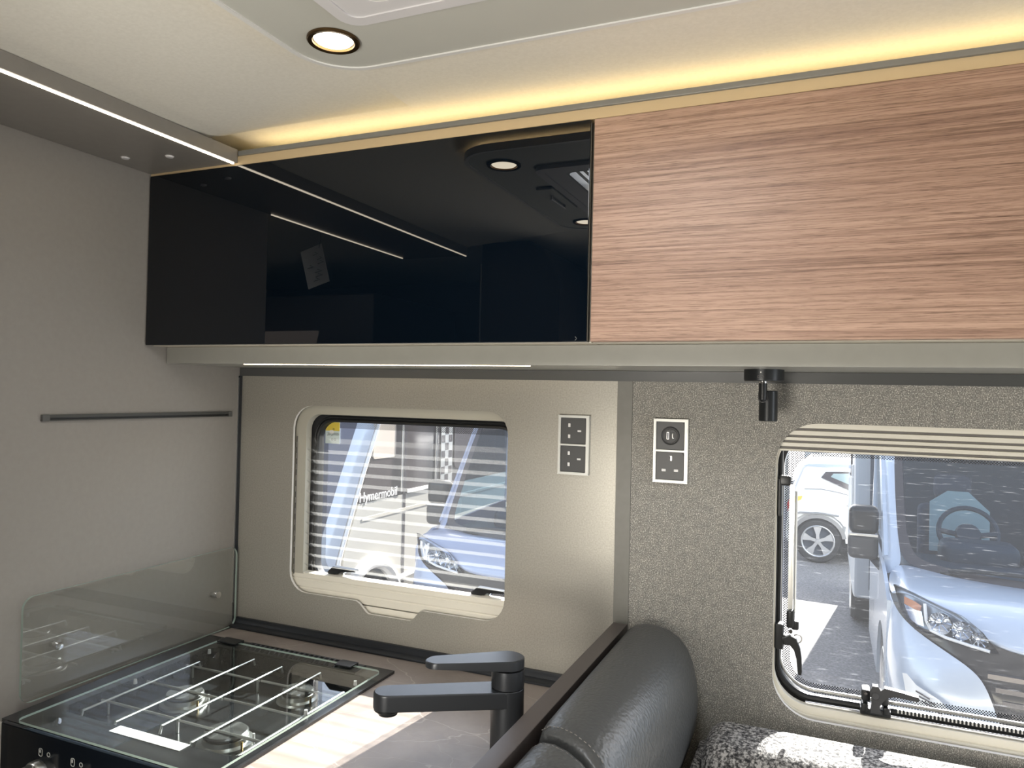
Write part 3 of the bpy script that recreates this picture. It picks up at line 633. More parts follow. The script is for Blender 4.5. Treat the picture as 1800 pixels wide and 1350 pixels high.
# ================================================================== sockets
def socket(x0, x1, z0, z1, label, kinds):
    t = thing('wall_socket', label, 'socket', ((x0+x1)/2, 0, (z0+z1)/2), group='wall sockets')
    w_, zm = 0.0048, (z0+z1)/2
    ins = [(x0+w_, x1-w_-0.0012, zm+0.0016, z1-w_), (x0+w_, x1-w_-0.0012, z0+w_, zm-0.0016)]
    b = B(); plate(b, rrect(x0, x1, z0, z1, 0.0022, 3), [rrect(*i, 0.001, 3) for i in ins], -0.0095, 0.0, 'y')
    bmesh.ops.bevel(b, geom=[e for e in b.edges if abs(e.verts[0].co.y+0.0095) < 1e-5 and abs(e.verts[1].co.y+0.0095) < 1e-5 and len(e.link_faces) == 2 and any(abs(f.normal.y) < 0.5 for f in e.link_faces)], offset=0.001, segments=2, affect='EDGES')
    obj('frame', b, mat('satin_silver', (0.66, 0.66, 0.62), 0.35, 0.25), t, label='satin silver frame')
    for (a0, a1, c0, c1), kd in zip(ins, kinds):
        b = B(); plate(b, rrect(a0, a1, c0, c1, 0.001, 2), [], -0.0045, -0.001, 'y'); plate(b, rrect(a0+0.0012, a1-0.0012, c0+0.0012, c1-0.0012, 0.006, 5), [], -0.0062, -0.0045, 'y')
        ins_o = obj('insert', b, mat('anthracite_plastic', (0.055, 0.055, 0.055), 0.42), t, label='anthracite insert')
        cx, cz = (a0+a1)/2, (c0+c1)/2
        def slot(x, z, w, h, m='paper'):
            b = B(); plate(b, rrect(x-w/2-0.0006, x+w/2+0.0006, z-h/2-0.0006, z+h/2+0.0006, 0.0008, 3), [rrect(x-w/2, x+w/2, z-h/2, z+h/2, 0.0006, 3)], -0.0066, -0.006, 'y'); obj('slot_rim', b, M['black_plastic'], ins_o)
            b = B(); box(b, x-w/2, x+w/2, -0.0064, -0.0061, z-h/2, z+h/2); obj('slot', b, M[m], ins_o, label='white shutter behind the slot' if m == 'paper' else None)
        if kd == 'side':
            slot(cx-0.0085, cz+0.0105, 0.0045, 0.007); slot(cx-0.0085, cz-0.0105, 0.0045, 0.007); slot(cx+0.0115, cz, 0.0075, 0.0035)
        elif kd == 'up':
            slot(cx-0.0110, cz-0.008, 0.0075, 0.0045); slot(cx+0.0110, cz-0.008, 0.0075, 0.0045); slot(cx+0.001, cz+0.0135, 0.0045, 0.0085, 'alu')
            b = B(); box(b, cx-0.0012, cx+0.0006, -0.0068, -0.0062, cz+0.0093, cz+0.0175); obj('slot_shade', b, M['black_plastic'], ins_o)
        else:
            b = B(); lathe(b, [(0.0165, 0), (0.0165, -0.0012), (0.0155, -0.002), (0.0140, -0.0008), (0.0135, 0.0006), (0.012, -0.001), (0, -0.001)], (cx, -0.0062, cz), 'y', 40); us = obj('charging_socket', b, mat('anthracite_disc', (0.06, 0.06, 0.06), 0.5), ins_o)
            b = B(); plate(b, rrect(cx-0.0065, cx-0.0025, cz-0.0065, cz+0.0065, 0.0006, 2), [rrect(cx-0.0058, cx-0.0032, cz-0.0058, cz+0.0058, 0.0003, 2)], -0.0078, -0.0072, 'y'); obj('port_rim', b, M['alu'], ins_o)
            b = B(); plate(b, rrect(cx+0.0035, cx+0.0065, cz-0.0045, cz+0.0045, 0.0014, 4), [rrect(cx+0.0041, cx+0.0059, cz-0.0038, cz+0.0038, 0.0009, 4)], -0.0078, -0.0072, 'y'); obj('port_rim', b, M['alu'], ins_o)
            bm = letters('5.4A USB', 0.0034, 0.0001); place(bm, Matrix.Translation((cx, -0.0075, cz+0.0085)) @ Matrix.Rotation(R(90), 4, 'X')); obj('lettering', bm, mat('grey_print', (0.16, 0.16, 0.16), 0.6), ins_o, smooth=0)
socket(0.7895, 0.8505, 1.2965, 1.4085, 'double socket on the kitchen panel right of the small window', ('side', 'side'))
socket(0.9715, 1.0330, 1.2935, 1.4075, 'socket with charging ports on the fabric wall left of the large window', ('usb', 'up'))

# rail on the partition
rr_ = thing('accessory_rail', 'dark slotted hanging rail on the grey partition', 'rail', (0, -0.25, 1.386))
b = B(); plate(b, rrect(-0.462, -0.040, 1.3805, 1.3915, 0), [rrect(-0.461, -0.041, 1.3825, 1.3862, 0)], 0.0005, 0.006, 'x'); obj('rail', b, mat('graphite_profile', (0.085, 0.085, 0.08), 0.4, 0.5), rr_)
b = B(); box(b, 0.0005, 0.002, -0.461, -0.041, 1.3825, 1.3862); obj('rail_slot', b, M['black_plastic'], rr_)
for y0, y1 in ((-0.475, -0.462), (-0.040, -0.029)):
    b = B(); box(b, 0.0005, 0.0068, y0, y1, 1.3800, 1.3920, 0.001); obj('end_cap', b, mat('graphite_cap', (0.10, 0.10, 0.095), 0.5), rr_)

# ================================================================== worktop, kitchen unit
b = B(); box(b, 0.045, 0.903, -0.545, -0.003, 0.0, 0.868, 0.002)
ku = obj('kitchen_unit', b, M['soffit'], label='grey kitchen base unit below the hob', cat='kitchen unit', loc=(0.45, -0.27, 0))
b = B(); plate(b, [(0.020, -0.002), (0.020, -0.08), (0.040, -0.552), (0.904, -0.552), (0.904, -0.002)], [rrect(0.085, 0.480, -0.500, -0.118, 0.02)], 0.869, 0.900, 'z')
obj('worktop', b, M['marble'], label='grey brown marbled worktop with pale veins around the hob', cat='worktop', loc=(0.45, -0.27, 0.869))

# splash glass
sg = thing('splash_glass', 'clear glass splash screen with rounded corners beside the hob', 'glass screen', (0.014, -0.26, 0.902))
b = B(); plate(b, rrect(-0.505, -0.012, 0.9015, 1.082, 0.02, 8), [], 0.0115, 0.0165, 'x', 0, 1); obj('glass_sheet', b, [M['clear'], M['edge_green']], sg, smooth=0)
for y in (-0.442, -0.072):
    b = B(); lathe(b, [(0.0055, 0.0005), (0.0055, 0.0105), (0.0075, 0.0112), (0.0078, 0.0168), (0.0072, 0.0225), (0, 0.0235)], (0, y, 0.985), 'x', 24); obj('standoff', b, M['chrome'], sg, label='chrome standoff')

# ================================================================== hob
hb = thing('gas_hob', 'black gas hob with clear glass lid beside the splash glass', 'hob', (0.26, -0.32, 0.9))
M['enamel'] = grain_mat('black_enamel', (0.014, 0.015, 0.017), (0.022, 0.023, 0.025), 400, 0.22, bs=0.0)
b = B(); plate(b, [(0.026, -0.098), (0.044, -0.553), (0.4965, -0.553), (0.4965, -0.098)], [rrect(0.092, 0.474, -0.492, -0.150, 0.02, 6)], 0.9005, 0.9055, 'z'); obj('frame', b, M['enamel'], hb)
b = B(); plate(b, rrect(0.090, 0.476, -0.494, -0.122, 0.018, 6), [], 0.874, 0.878, 'z'); plate(b, rrect(0.088, 0.478, -0.496, -0.120, 0.02, 6), [rrect(0.092, 0.474, -0.492, -0.150, 0.02, 6)], 0.876, 0.9005, 'z'); obj('tray', b, M['enamel'], hb)
b = B(); box(b, 0.056, 0.4965, -0.562, -0.5535, 0.74, 0.9055, 0.002); fp = obj('control_panel', b, mat('navy_black_glass', (0.006, 0.009, 0.014), 0.12), hb, label='dark control panel')
b = B(); box(b, 0.036, 0.0555, -0.560, -0.5535, 0.883, 0.9005, 0.001); obj('end_block', b, M['edge_white'], hb, label='pale end block at the front corner')
b = B(); box(b, 0.044, 0.0535, -0.558, -0.5535, 0.60, 0.8825); obj('side_strip', b, M['edge_white'], hb)
# lid
b = B(); plate(b, rrect(0.095, 0.493, -0.566, -0.137, 0.014, 6), [], 0.9145, 0.9180, 'z', 0, 1); obj('lid', b, [M['lid'], M['edge_green']], hb, label='clear glass lid', smooth=0)
for x, y in ((0.112, -0.185), (0.112, -0.36), (0.470, -0.19), (0.47, -0.33)):
    b = B(); lathe(b, [(0, 0), (0.0035, 0), (0.0028, 0.008), (0, 0.008)], (x, y, 0.9055)); obj('lid_buffer', b, M['white_plastic'], hb)
for x0, x1 in ((0.098, 0.156), (0.393, 0.440)):
    b = B(); box(b, x0, x1, -0.150, -0.110, 0.9057, 0.9115, 0.002); box(b, x0+0.004, x1-0.006, -0.156, -0.132, 0.9185, 0.9215, 0.001); box(b, x0+0.004, x1-0.006, -0.135, -0.128, 0.9057, 0.9215, 0.001); obj('hinge', b, M['black_plastic'], hb, label='black lid hinge')
b = B(); box(b, 0.156, 0.395, -0.118, -0.113, 0.9057, 0.9135, 0.001); box(b, 0.156, 0.395, -0.147, -0.143, 0.9057, 0.909, 0.001); obj('vent_bar', b, M['black_plastic'], hb)
fin0 = None
for k in range(19):
    x = 0.161 + k*0.0124
    if fin0 is None:
        b = B(); grid(b, [[(x, -0.143, 0.9057), (x, -0.143, 0.9085), (x, -0.130, 0.914), (x, -0.118, 0.9142), (x, -0.118, 0.9057)], [(x+0.0042, -0.143, 0.9057), (x+0.0042, -0.143, 0.9085), (x+0.0042, -0.130, 0.914), (x+0.0042, -0.118, 0.9142), (x+0.0042, -0.118, 0.9057)]], closed=True)
        for xx in (x, x+0.0042): poly(b, [(xx, -0.143, 0.9057), (xx, -0.143, 0.9085), (xx, -0.130, 0.914), (xx, -0.118, 0.9142), (xx, -0.118, 0.9057)])
        fin0 = obj('vent_fin', b, mat('slate_plastic', (0.03, 0.031, 0.038), 0.3), hb, smooth=0); x00 = x
    else:
        o = fin0.copy(); COL.objects.link(o); o.parent = hb; o.location = (x-x00, 0, 0)
# pan supports
zr = 0.9035
def rodset(ys, xs, ends, xl=None):
    b = B()
    for x, (ya, yb) in zip(xs, ends): tube(b, [(x, ya, zr-0.012), (x, ya+0.004, zr), (x, yb-0.004, zr), (x, yb, zr-0.012)], 0.0024, 8)
    for y in ys: tube(b, [(xl or min(xs)-0.016, y, zr-0.0035), (max(xs)+0.004, y, zr-0.0035)], 0.0024, 8)
    for x in (min(xs), max(xs)):
        for y in (ys[0], ys[-1]): tube(b, [(x, y, zr-0.003), (x, y, 0.8785)], 0.0022, 8)
    obj('pan_support', b, M['rod'], hb, label='chrome wire pan support')
rodset([-0.241, -0.333, -0.426], [0.127, 0.212, 0.288], [(-0.478, -0.222), (-0.484, -0.164), (-0.462, -0.172)])
rodset([-0.239, -0.331, -0.428], [0.374, 0.468], [(-0.484, -0.164), (-0.490, -0.220)], 0.295)
def burner(x, y, r, big=True):
    b = B(); lathe(b, [(r*1.25, 0.0), (r*1.22, 0.004), (r*1.0, 0.006), (r*0.98, 0.013), (r*0.9, 0.0145), (0, 0.0145)], (x, y, 0.878), n=36); o = obj('burner', b, M['steel'], hb, label='steel gas burner')
    b = B(); lathe(b, [(r*0.95, 0.0146), (r*0.97, 0.018), (r*0.9, 0.0205), (0, 0.0215)], (x, y, 0.878), n=36); obj('burner_cap', b, mat('grey_burner_cap', (0.16, 0.16, 0.16), 0.25, 0.6), o)
    b = B(); lathe(b, [(0.0022, 0), (0.0022, 0.016), (0, 0.017)], (x+r*1.12, y+r*0.5, 0.878), n=10); obj('igniter', b, M['white_plastic'], o)
    b = B(); lathe(b, [(0.002, 0), (0.002, 0.015), (0, 0.016)], (x+r*1.2, y-r*0.3, 0.878), n=10); obj('flame_sensor', b, mat('brass', (0.6, 0.42, 0.16), 0.25, 1.0), o)
burner(0.206, -0.335, 0.034); burner(0.376, -0.235, 0.030); burner(0.383, -0.418, 0.036)
b = B(); lathe(b, [(0.026, 0), (0.026, 0.002), (0.022, 0.003), (0, 0.003)], (0.258, -0.172, 0.878), n=32); box(b, 0.236, 0.28, -0.175, -0.169, 0.881, 0.884, 0.001); obj('burner_blank', b, M['black_plastic'], hb, label='black round blanking plate')
b = B(); box(b, 0.236, 0.384, -0.512, -0.491, 0.9057, 0.9066, 0.0004); obj('white_strip', b, M['paper'], hb, label='bright white strip under the front of the lid')  # white strip added in place of an unexplained bright bar
# knobs and symbols on the control panel
for k, x in enumerate((0.150, 0.222, 0.294, 0.366)):
    z0 = 0.845
    b = B(); lathe(b, [(0.021, 0), (0.021, -0.010), (0.019, -0.013), (0, -0.013)], (x, -0.562, z0), 'y', 32); box(b, x-0.0055, x+0.0055, -0.590, -0.574, z0-0.019, z0+0.019, 0.003); kn = obj('knob', b, M['steel'], hb, label='brushed steel knob')
    b = B(); box(b, x-0.0006, x+0.0006, -0.5905, -0.5898, z0+0.004, z0+0.017); obj('knob_mark', b, M['black_plastic'], kn)
    xs = x+0.002; zs = 0.8775
    b = B(); plate(b, rrect(xs-0.0042, xs+0.0042, zs-0.0062, zs+0.0062, 0.003, 4), [rrect(xs-0.0034, xs+0.0034, zs-0.0054, zs+0.0054, 0.0024, 4)], -0.5626, -0.5621, 'y'); plate(b, rrect(xs-0.0024, xs+0.0004, zs-0.001, zs+0.0042, 0.001, 3), [], -0.5626, -0.5621, 'y')
    lathe(b, [(0.0026, 0), (0.0036, 0), (0.0036, 0.0004), (0.0026, 0.0004), (0.0026, 0)], (xs+0.018, -0.5625, zs), 'y', 20); obj('symbol', b, mat('pale_print', (0.55, 0.55, 0.52), 0.5), fp)

# ================================================================== tap
tp = thing('kitchen_tap', 'black lever mixer tap standing on the worktop in front of the wall', 'tap', (0.85, -0.37, 0.9))
c0 = (0.85, -0.37); tip = (0.7075, -0.4555)
b = B(); lathe(b, [(0.0265, 0.0003), (0.0265, 0.003), (0.0235, 0.004), (0.0235, 0.131), (0.0225, 0.1325), (0, 0.1325)], (*c0, 0.9), n=40); obj('body', b, M['black_matt'], tp)
def ring_loft(b, rings):
    vs = [[b.verts.new(p) for p in r] for r in rings]; n = len(vs[0])
    for a, c in zip(vs, vs[1:]):
        for k in range(n): b.faces.new((a[k], a[(k+1) % n], c[(k+1) % n], c[k]))
    b.faces.new(vs[0][::-1]); b.faces.new(vs[-1])
b = B(); ring_loft(b, [[(x, y, z) for x, y in capsule_xy(c0, tip, 0.0232-e, 0.0205-e, 12)] for e, z in ((0.0015, 1.0095), (0, 1.0108), (0, 1.0295), (0.0006, 1.0315), (0.002, 1.0325))])
obj('spout', b, M['black_matt'], tp)
b = B(); lathe(b, [(0.0198, 0.003), (0.0195, -0.002), (0.0165, -0.0045), (0.0135, -0.005), (0.0130, -0.009), (0.009, -0.0095), (0, -0.006)], (tip[0], tip[1], 1.0095), n=32); obj('aerator', b, M['black_satin'], tp)
b = B(); lathe(b, [(0.0215, 0.1327), (0.0232, 0.134), (0.0235, 0.150), (0.0232, 0.159), (0, 0.160)], (*c0, 0.9), n=40); obj('lever_hub', b, M['black_matt'], tp)
b = B(); lv = (0.7640, -0.4205)
top = capsule_xy(c0, lv, 0.0232, 0.0165, 12)
vb = [b.verts.new((x, y, 1.0605 + 0.004*min(1, math.hypot(x-c0[0], y-c0[1])/0.1))) for x, y in top]; vt = [b.verts.new((x, y, 1.0745 - 0.003*min(1, math.hypot(x-c0[0], y-c0[1])/0.1))) for x, y in top]
cxm = [(0.965*(x-0.807)+0.807, 0.965*(y+0.395)-0.395) for x, y in top]
vt2 = [b.verts.new((x, y, v.co.z+0.0014)) for (x, y), v in zip(cxm, vt)]
n = len(top)
for k in range(n):
    j = (k+1) % n; b.faces.new((vb[k], vb[j], vt[j], vt[k])); b.faces.new((vt[k], vt[j], vt2[j], vt2[k]))
b.faces.new(vt2); b.faces.new(vb[::-1]); obj('lever', b, M['black_matt'], tp)

# ================================================================== lounge divider, bolsters, cushions
b = B(); box(b, 0.9055, 0.9325, -1.25, -0.014, 0.0, 1.034, 0.0015)
obj('divider_panel', b, mat('umber_satin_panel', (0.075, 0.062, 0.058), 0.32), label='dark brown divider panel between worktop and lounge seat', cat='panel', loc=(0.919, -0.6, 0))
def bolster(y0, y1, drop, slant0, slant1, label):
    prof = [(0.937, 0.70), (0.937, 0.95), (0.937, 1.018), (0.942, 1.034), (0.953, 1.0425), (0.970, 1.0465), (0.990, 1.046), (1.010, 1.041), (1.028, 1.031), (1.043, 1.014), (1.054, 0.99), (1.061, 0.96), (1.064, 0.925), (1.061, 0.885), (1.050, 0.845), (1.030, 0.80), (1.005, 0.75), (0.985, 0.70)]
    t = thing('bolster_backrest', label, 'backrest', (1.0, (y0+y1)/2, 0.70))
    rows = []
    yy = [y0, y0+0.004, y0+0.014, y0+0.035] + [y0+0.035+(y1-y0-0.055)*k/14 for k in range(1, 14)] + [y1-0.020, y1-0.008, y1-0.002, y1]
    for y in yy:
        e = min(y-y0, y1-y); ins = 0.0 if e > 0.03 else 0.012*(1-math.sqrt(max(0.0, 1-(1-e/0.03)**2)))
        s0 = max(0.0, 1-(y-y0)/0.12); s1 = max(0.0, 1-(y1-y)/0.12); row = []
        for (x, z) in prof:
            u = max(0.0, (x-0.94)/0.125); zz = max(0.0, (1.046-z)/0.25)
            off = -(slant0*s0 + slant1*s1) * (u+0.5*zz)
            dx = 0.995-x; dz = 0.93-z; L = math.hypot(dx, dz) or 1
            row.append((max(0.9345, x+ins*dx/L), y+off, z+ins*dz/L-drop))
        rows.append(row)
    b = B(); vs = grid(b, rows); b.faces.new(vs[0][::-1]); b.faces.new(vs[-1])
    obj('cushion', b, M['leather'], t, smooth=60)
    return t, prof
t1, prof = bolster(-0.487, -0.016, 0.0, 0.055, 0.0, 'black leather bolster backrest beside the fabric wall')
t2, prof = bolster(-1.15, -0.4895, 0.0075, 0.0, 0.055, 'black leather bolster backrest nearest the viewer')
# stitching dashes next to the seam (each a short thread, joined)
for t_, y_, dr in ((t1, -0.474, 0.0), (t2, -0.506, 0.0075)):
    b = B(); fine = []
    for k in range(3, 13):
        for q in range(6):
            f = q/6; fine.append((prof[k][0]*(1-f)+prof[k+1][0]*f, prof[k][1]*(1-f)+prof[k+1][1]*f))
    for k in range(0, len(fine)-1, 2):
        (x, z), (x2, z2) = fine[k], fine[k+1]; s = 1-0.013/0.12
        def P3(x, z):
            u = max(0.0, (x-0.94)/0.125); zz = max(0.0, (1.046-z)/0.25); o = 0.055*s*(u+0.5*zz); return (x, y_-o, z-dr-0.0016)
        tube(b, [P3(x, z), P3(x2, z2)], 0.00055, 5)
    obj('stitching', b, M['thread'], t_, kind='stuff', label='pale stitching along the seam')
def cushion(name, x0, x1, y0, y1, z0, z1, rad, label, bulge=0.0):
    b = B(); box(b, x0, x1, y0, y1, z0, z1, rad, 5)
    return obj(name, b, M['tweed'], label=label, cat='cushion', smooth=60, loc=((x0+x1)/2, (y0+y1)/2, z0))
cushion('seat_cushion', 1.082, 2.4, -0.155, -0.016, 0.50, 0.906, 0.035, 'grey tweed back cushion against the wall under the large window')
cushion('seat_cushion', 1.0665, 1.080, -0.60, -0.03, 0.5, 0.862, 0.006, 'narrow grey tweed cushion between leather bolster and back cushion')
cushion('seat_cushion', 1.10, 2.4, -0.62, -0.157, 0.30, 0.46, 0.03, 'grey tweed seat cushion below the back cushion')
b = B(); box(b, 0.936, 2.4, -0.62, -0.016, 0.001, 0.298, 0.003); obj('seat_box', b, M['soffit'], label='grey seat box under the lounge cushions', cat='seat base', loc=(1.6, -0.3, 0))

# ================================================================== what the black door mirrors
wd = thing('wardrobe', 'dark tall wardrobe on the opposite side, mirrored in the black door', 'wardrobe', (0.33, -1.7, 0))
b = B(); plate(b, [(0.235, 0.0), (0.50, 0.0), (0.50, 1.80), (0.44, 1.90), (0.40, 1.924), (0.235, 1.926)], [], -2.09, -1.33, 'y'); obj('body', b, M['dark_inside'], wd)
b = B(); box(b, 0.2305, 0.2348, -1.336, -1.328, 0.1, 1.86); obj('edge_strip', b, M['alu'], wd, label='thin metal edge strip')
ol = thing('opposite_locker', 'dark overhead lockers on the opposite side, mirrored in the black door', 'cupboard', (0.95, -1.9, 1.5))
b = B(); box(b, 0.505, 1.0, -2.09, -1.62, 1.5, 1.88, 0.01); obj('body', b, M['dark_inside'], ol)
b = B(); tube(b, [(0.53, -1.615, 1.80), (0.65, -1.612, 1.765), (0.80, -1.612, 1.742), (0.97, -1.612, 1.735)], 0.003, 8); obj('handle', b, M['alu'], ol, label='curved bright handle')
tg = thing('care_tag', 'white printed tag hanging beside the bathroom doorway, mirrored in the black door', 'tag', (-0.16, -1.0, 1.93))
b = B(); box(b, -0.205, -0.125, -1.001, -1.0, 1.755, 1.875); place(b, Matrix.Translation((-0.165, -1, 1.82)) @ Matrix.Rotation(R(-16), 4, 'Y') @ Matrix.Translation((0.165, 1, -1.82))); obj('card', b, M['paper'], tg)
b = B(); tube(b, [(-0.15, -1.0, 1.872), (-0.145, -1.0, 1.90), (-0.15, -1.0, 1.929)], 0.0008, 6); obj('cord', b, M['ink'], tg)
b = B(); rnd = random.Random(5)
for k in range(7):
    x = -0.19+rnd.random()*0.04; z = 1.77+k*0.013; tube(b, [(x, -0.9985, z), (x+0.015+rnd.random()*0.01, -0.9985, z+0.006), (x+0.008, -0.9985, z+0.01)], 0.0007, 5)
obj('print', b, M['ink'], tg)
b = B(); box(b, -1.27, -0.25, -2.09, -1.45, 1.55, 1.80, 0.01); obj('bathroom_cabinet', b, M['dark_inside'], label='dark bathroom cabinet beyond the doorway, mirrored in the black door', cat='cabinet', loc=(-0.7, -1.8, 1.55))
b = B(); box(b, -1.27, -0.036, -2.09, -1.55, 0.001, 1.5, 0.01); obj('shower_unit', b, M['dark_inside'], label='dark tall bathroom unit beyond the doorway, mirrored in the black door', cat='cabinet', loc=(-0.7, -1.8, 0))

# ================================================================== outdoors
ZG = -0.75
b = B(); poly(b, [(-40, 0.2, ZG), (40, 0.2, ZG), (40, 60, ZG), (-40, 60, ZG)]); poly(b, [(-40, -40, ZG), (40, -40, ZG), (40, 0.2, ZG), (-40, 0.2, ZG)])
obj('ground', b, M['asphalt'], kind='structure', label='grey asphalt of the parking ground', smooth=0)
M['silver_blue'] = mat('silver_blue_paint', (0.56, 0.62, 0.70), 0.25, 0.2, coat=0.5)
M['lilac_blue'] = mat('lilac_blue_paint', (0.36, 0.40, 0.52), 0.28, 0.2, coat=0.4)
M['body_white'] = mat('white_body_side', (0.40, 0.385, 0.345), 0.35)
M['body_grey'] = mat('pale_grey_body_side', (0.50, 0.54, 0.58), 0.35)
M['dark_band'] = mat('dark_window_band', (0.055, 0.045, 0.045), 0.12)
M['frit'] = mat('black_glass_border', (0.045, 0.04, 0.045), 0.25)
M['tyre'] = mat('tyre_rubber', (0.035, 0.035, 0.036), 0.8)
M['rim'] = mat('alloy_rim', (0.62, 0.62, 0.62), 0.3, 0.6)
M['cab_dark'] = mat('dark_cab_trim', (0.07, 0.085, 0.11), 0.6)
M['seat_grey'] = mat('grey_seat_cloth', (0.13, 0.13, 0.16), 0.85)
M['pale_panel'] = mat('pale_cab_panel', (0.62, 0.70, 0.66), 0.6)
M['grille'] = mat('glossy_black_grille', (0.03, 0.028, 0.028), 0.12)
M['grille_slat'] = mat('grille_slat_grey', (0.22, 0.20, 0.19), 0.2, 0.7)
M['lens'] = pane_mat('headlamp_lens', (0.95, 0.97, 1.0), 1.5)
M['lamp_inner'] = mat('lamp_inner_grey', (0.42, 0.44, 0.47), 0.3, 0.5)
M['bowl'] = mat('lamp_bowl', (0.75, 0.77, 0.8), 0.14, 1.0)

def wheel(t, cx, cy, cz, r, wdt, axis, spokes=5, name='wheel'):
    """wheel turning about x or y with its outer face at the low side of the axis"""
    b = B(); lathe(b, [(r*0.70, 0.0), (r*0.74, -0.006), (r*0.93, -0.004), (r, 0.03), (r, wdt-0.03), (r*0.93, wdt), (r*0.6, wdt)], (cx, cy, cz), axis, 40); wh = obj(name, b, M['tyre'], t)
    b = B(); lathe(b, [(r*0.73, -0.004), (r*0.70, -0.010), (r*0.66, 0.0), (r*0.64, 0.07)], (cx, cy, cz), axis, 40)
    for k in range(spokes):
        a = 2*math.pi*k/spokes + 0.35
        ca, sa = math.cos(a), math.sin(a)
        def Q(u, v, d):
            p, q = u*ca - v*sa, u*sa + v*ca
            return (cx+p, cy+d, cz+q) if axis == 'y' else (cx+d, cy+p, cz+q)
        ro = r*0.68; tri = [(0.0, -r*0.07), (r*0.30, -r*0.07), (ro, -r*0.19), (ro, r*0.19), (r*0.30, r*0.07), (0.0, r*0.07)]
        poly(b, [Q(u, v, 0.004) for u, v in tri]); grid(b, [[Q(u, v, d) for u, v in tri] for d in (0.004, 0.03)])
    lathe(b, [(0, -0.002), (r*0.09, -0.002), (r*0.11, 0.006)], (cx, cy, cz), axis, 20)
    obj('rim', b, M['rim'], wh, label='five spoke alloy rim')
    b = B(); lathe(b, [(0, 0.055), (r*0.64, 0.055)], (cx, cy, cz), axis, 32); obj('brake', b, M['cab_dark'], wh)
    return wh

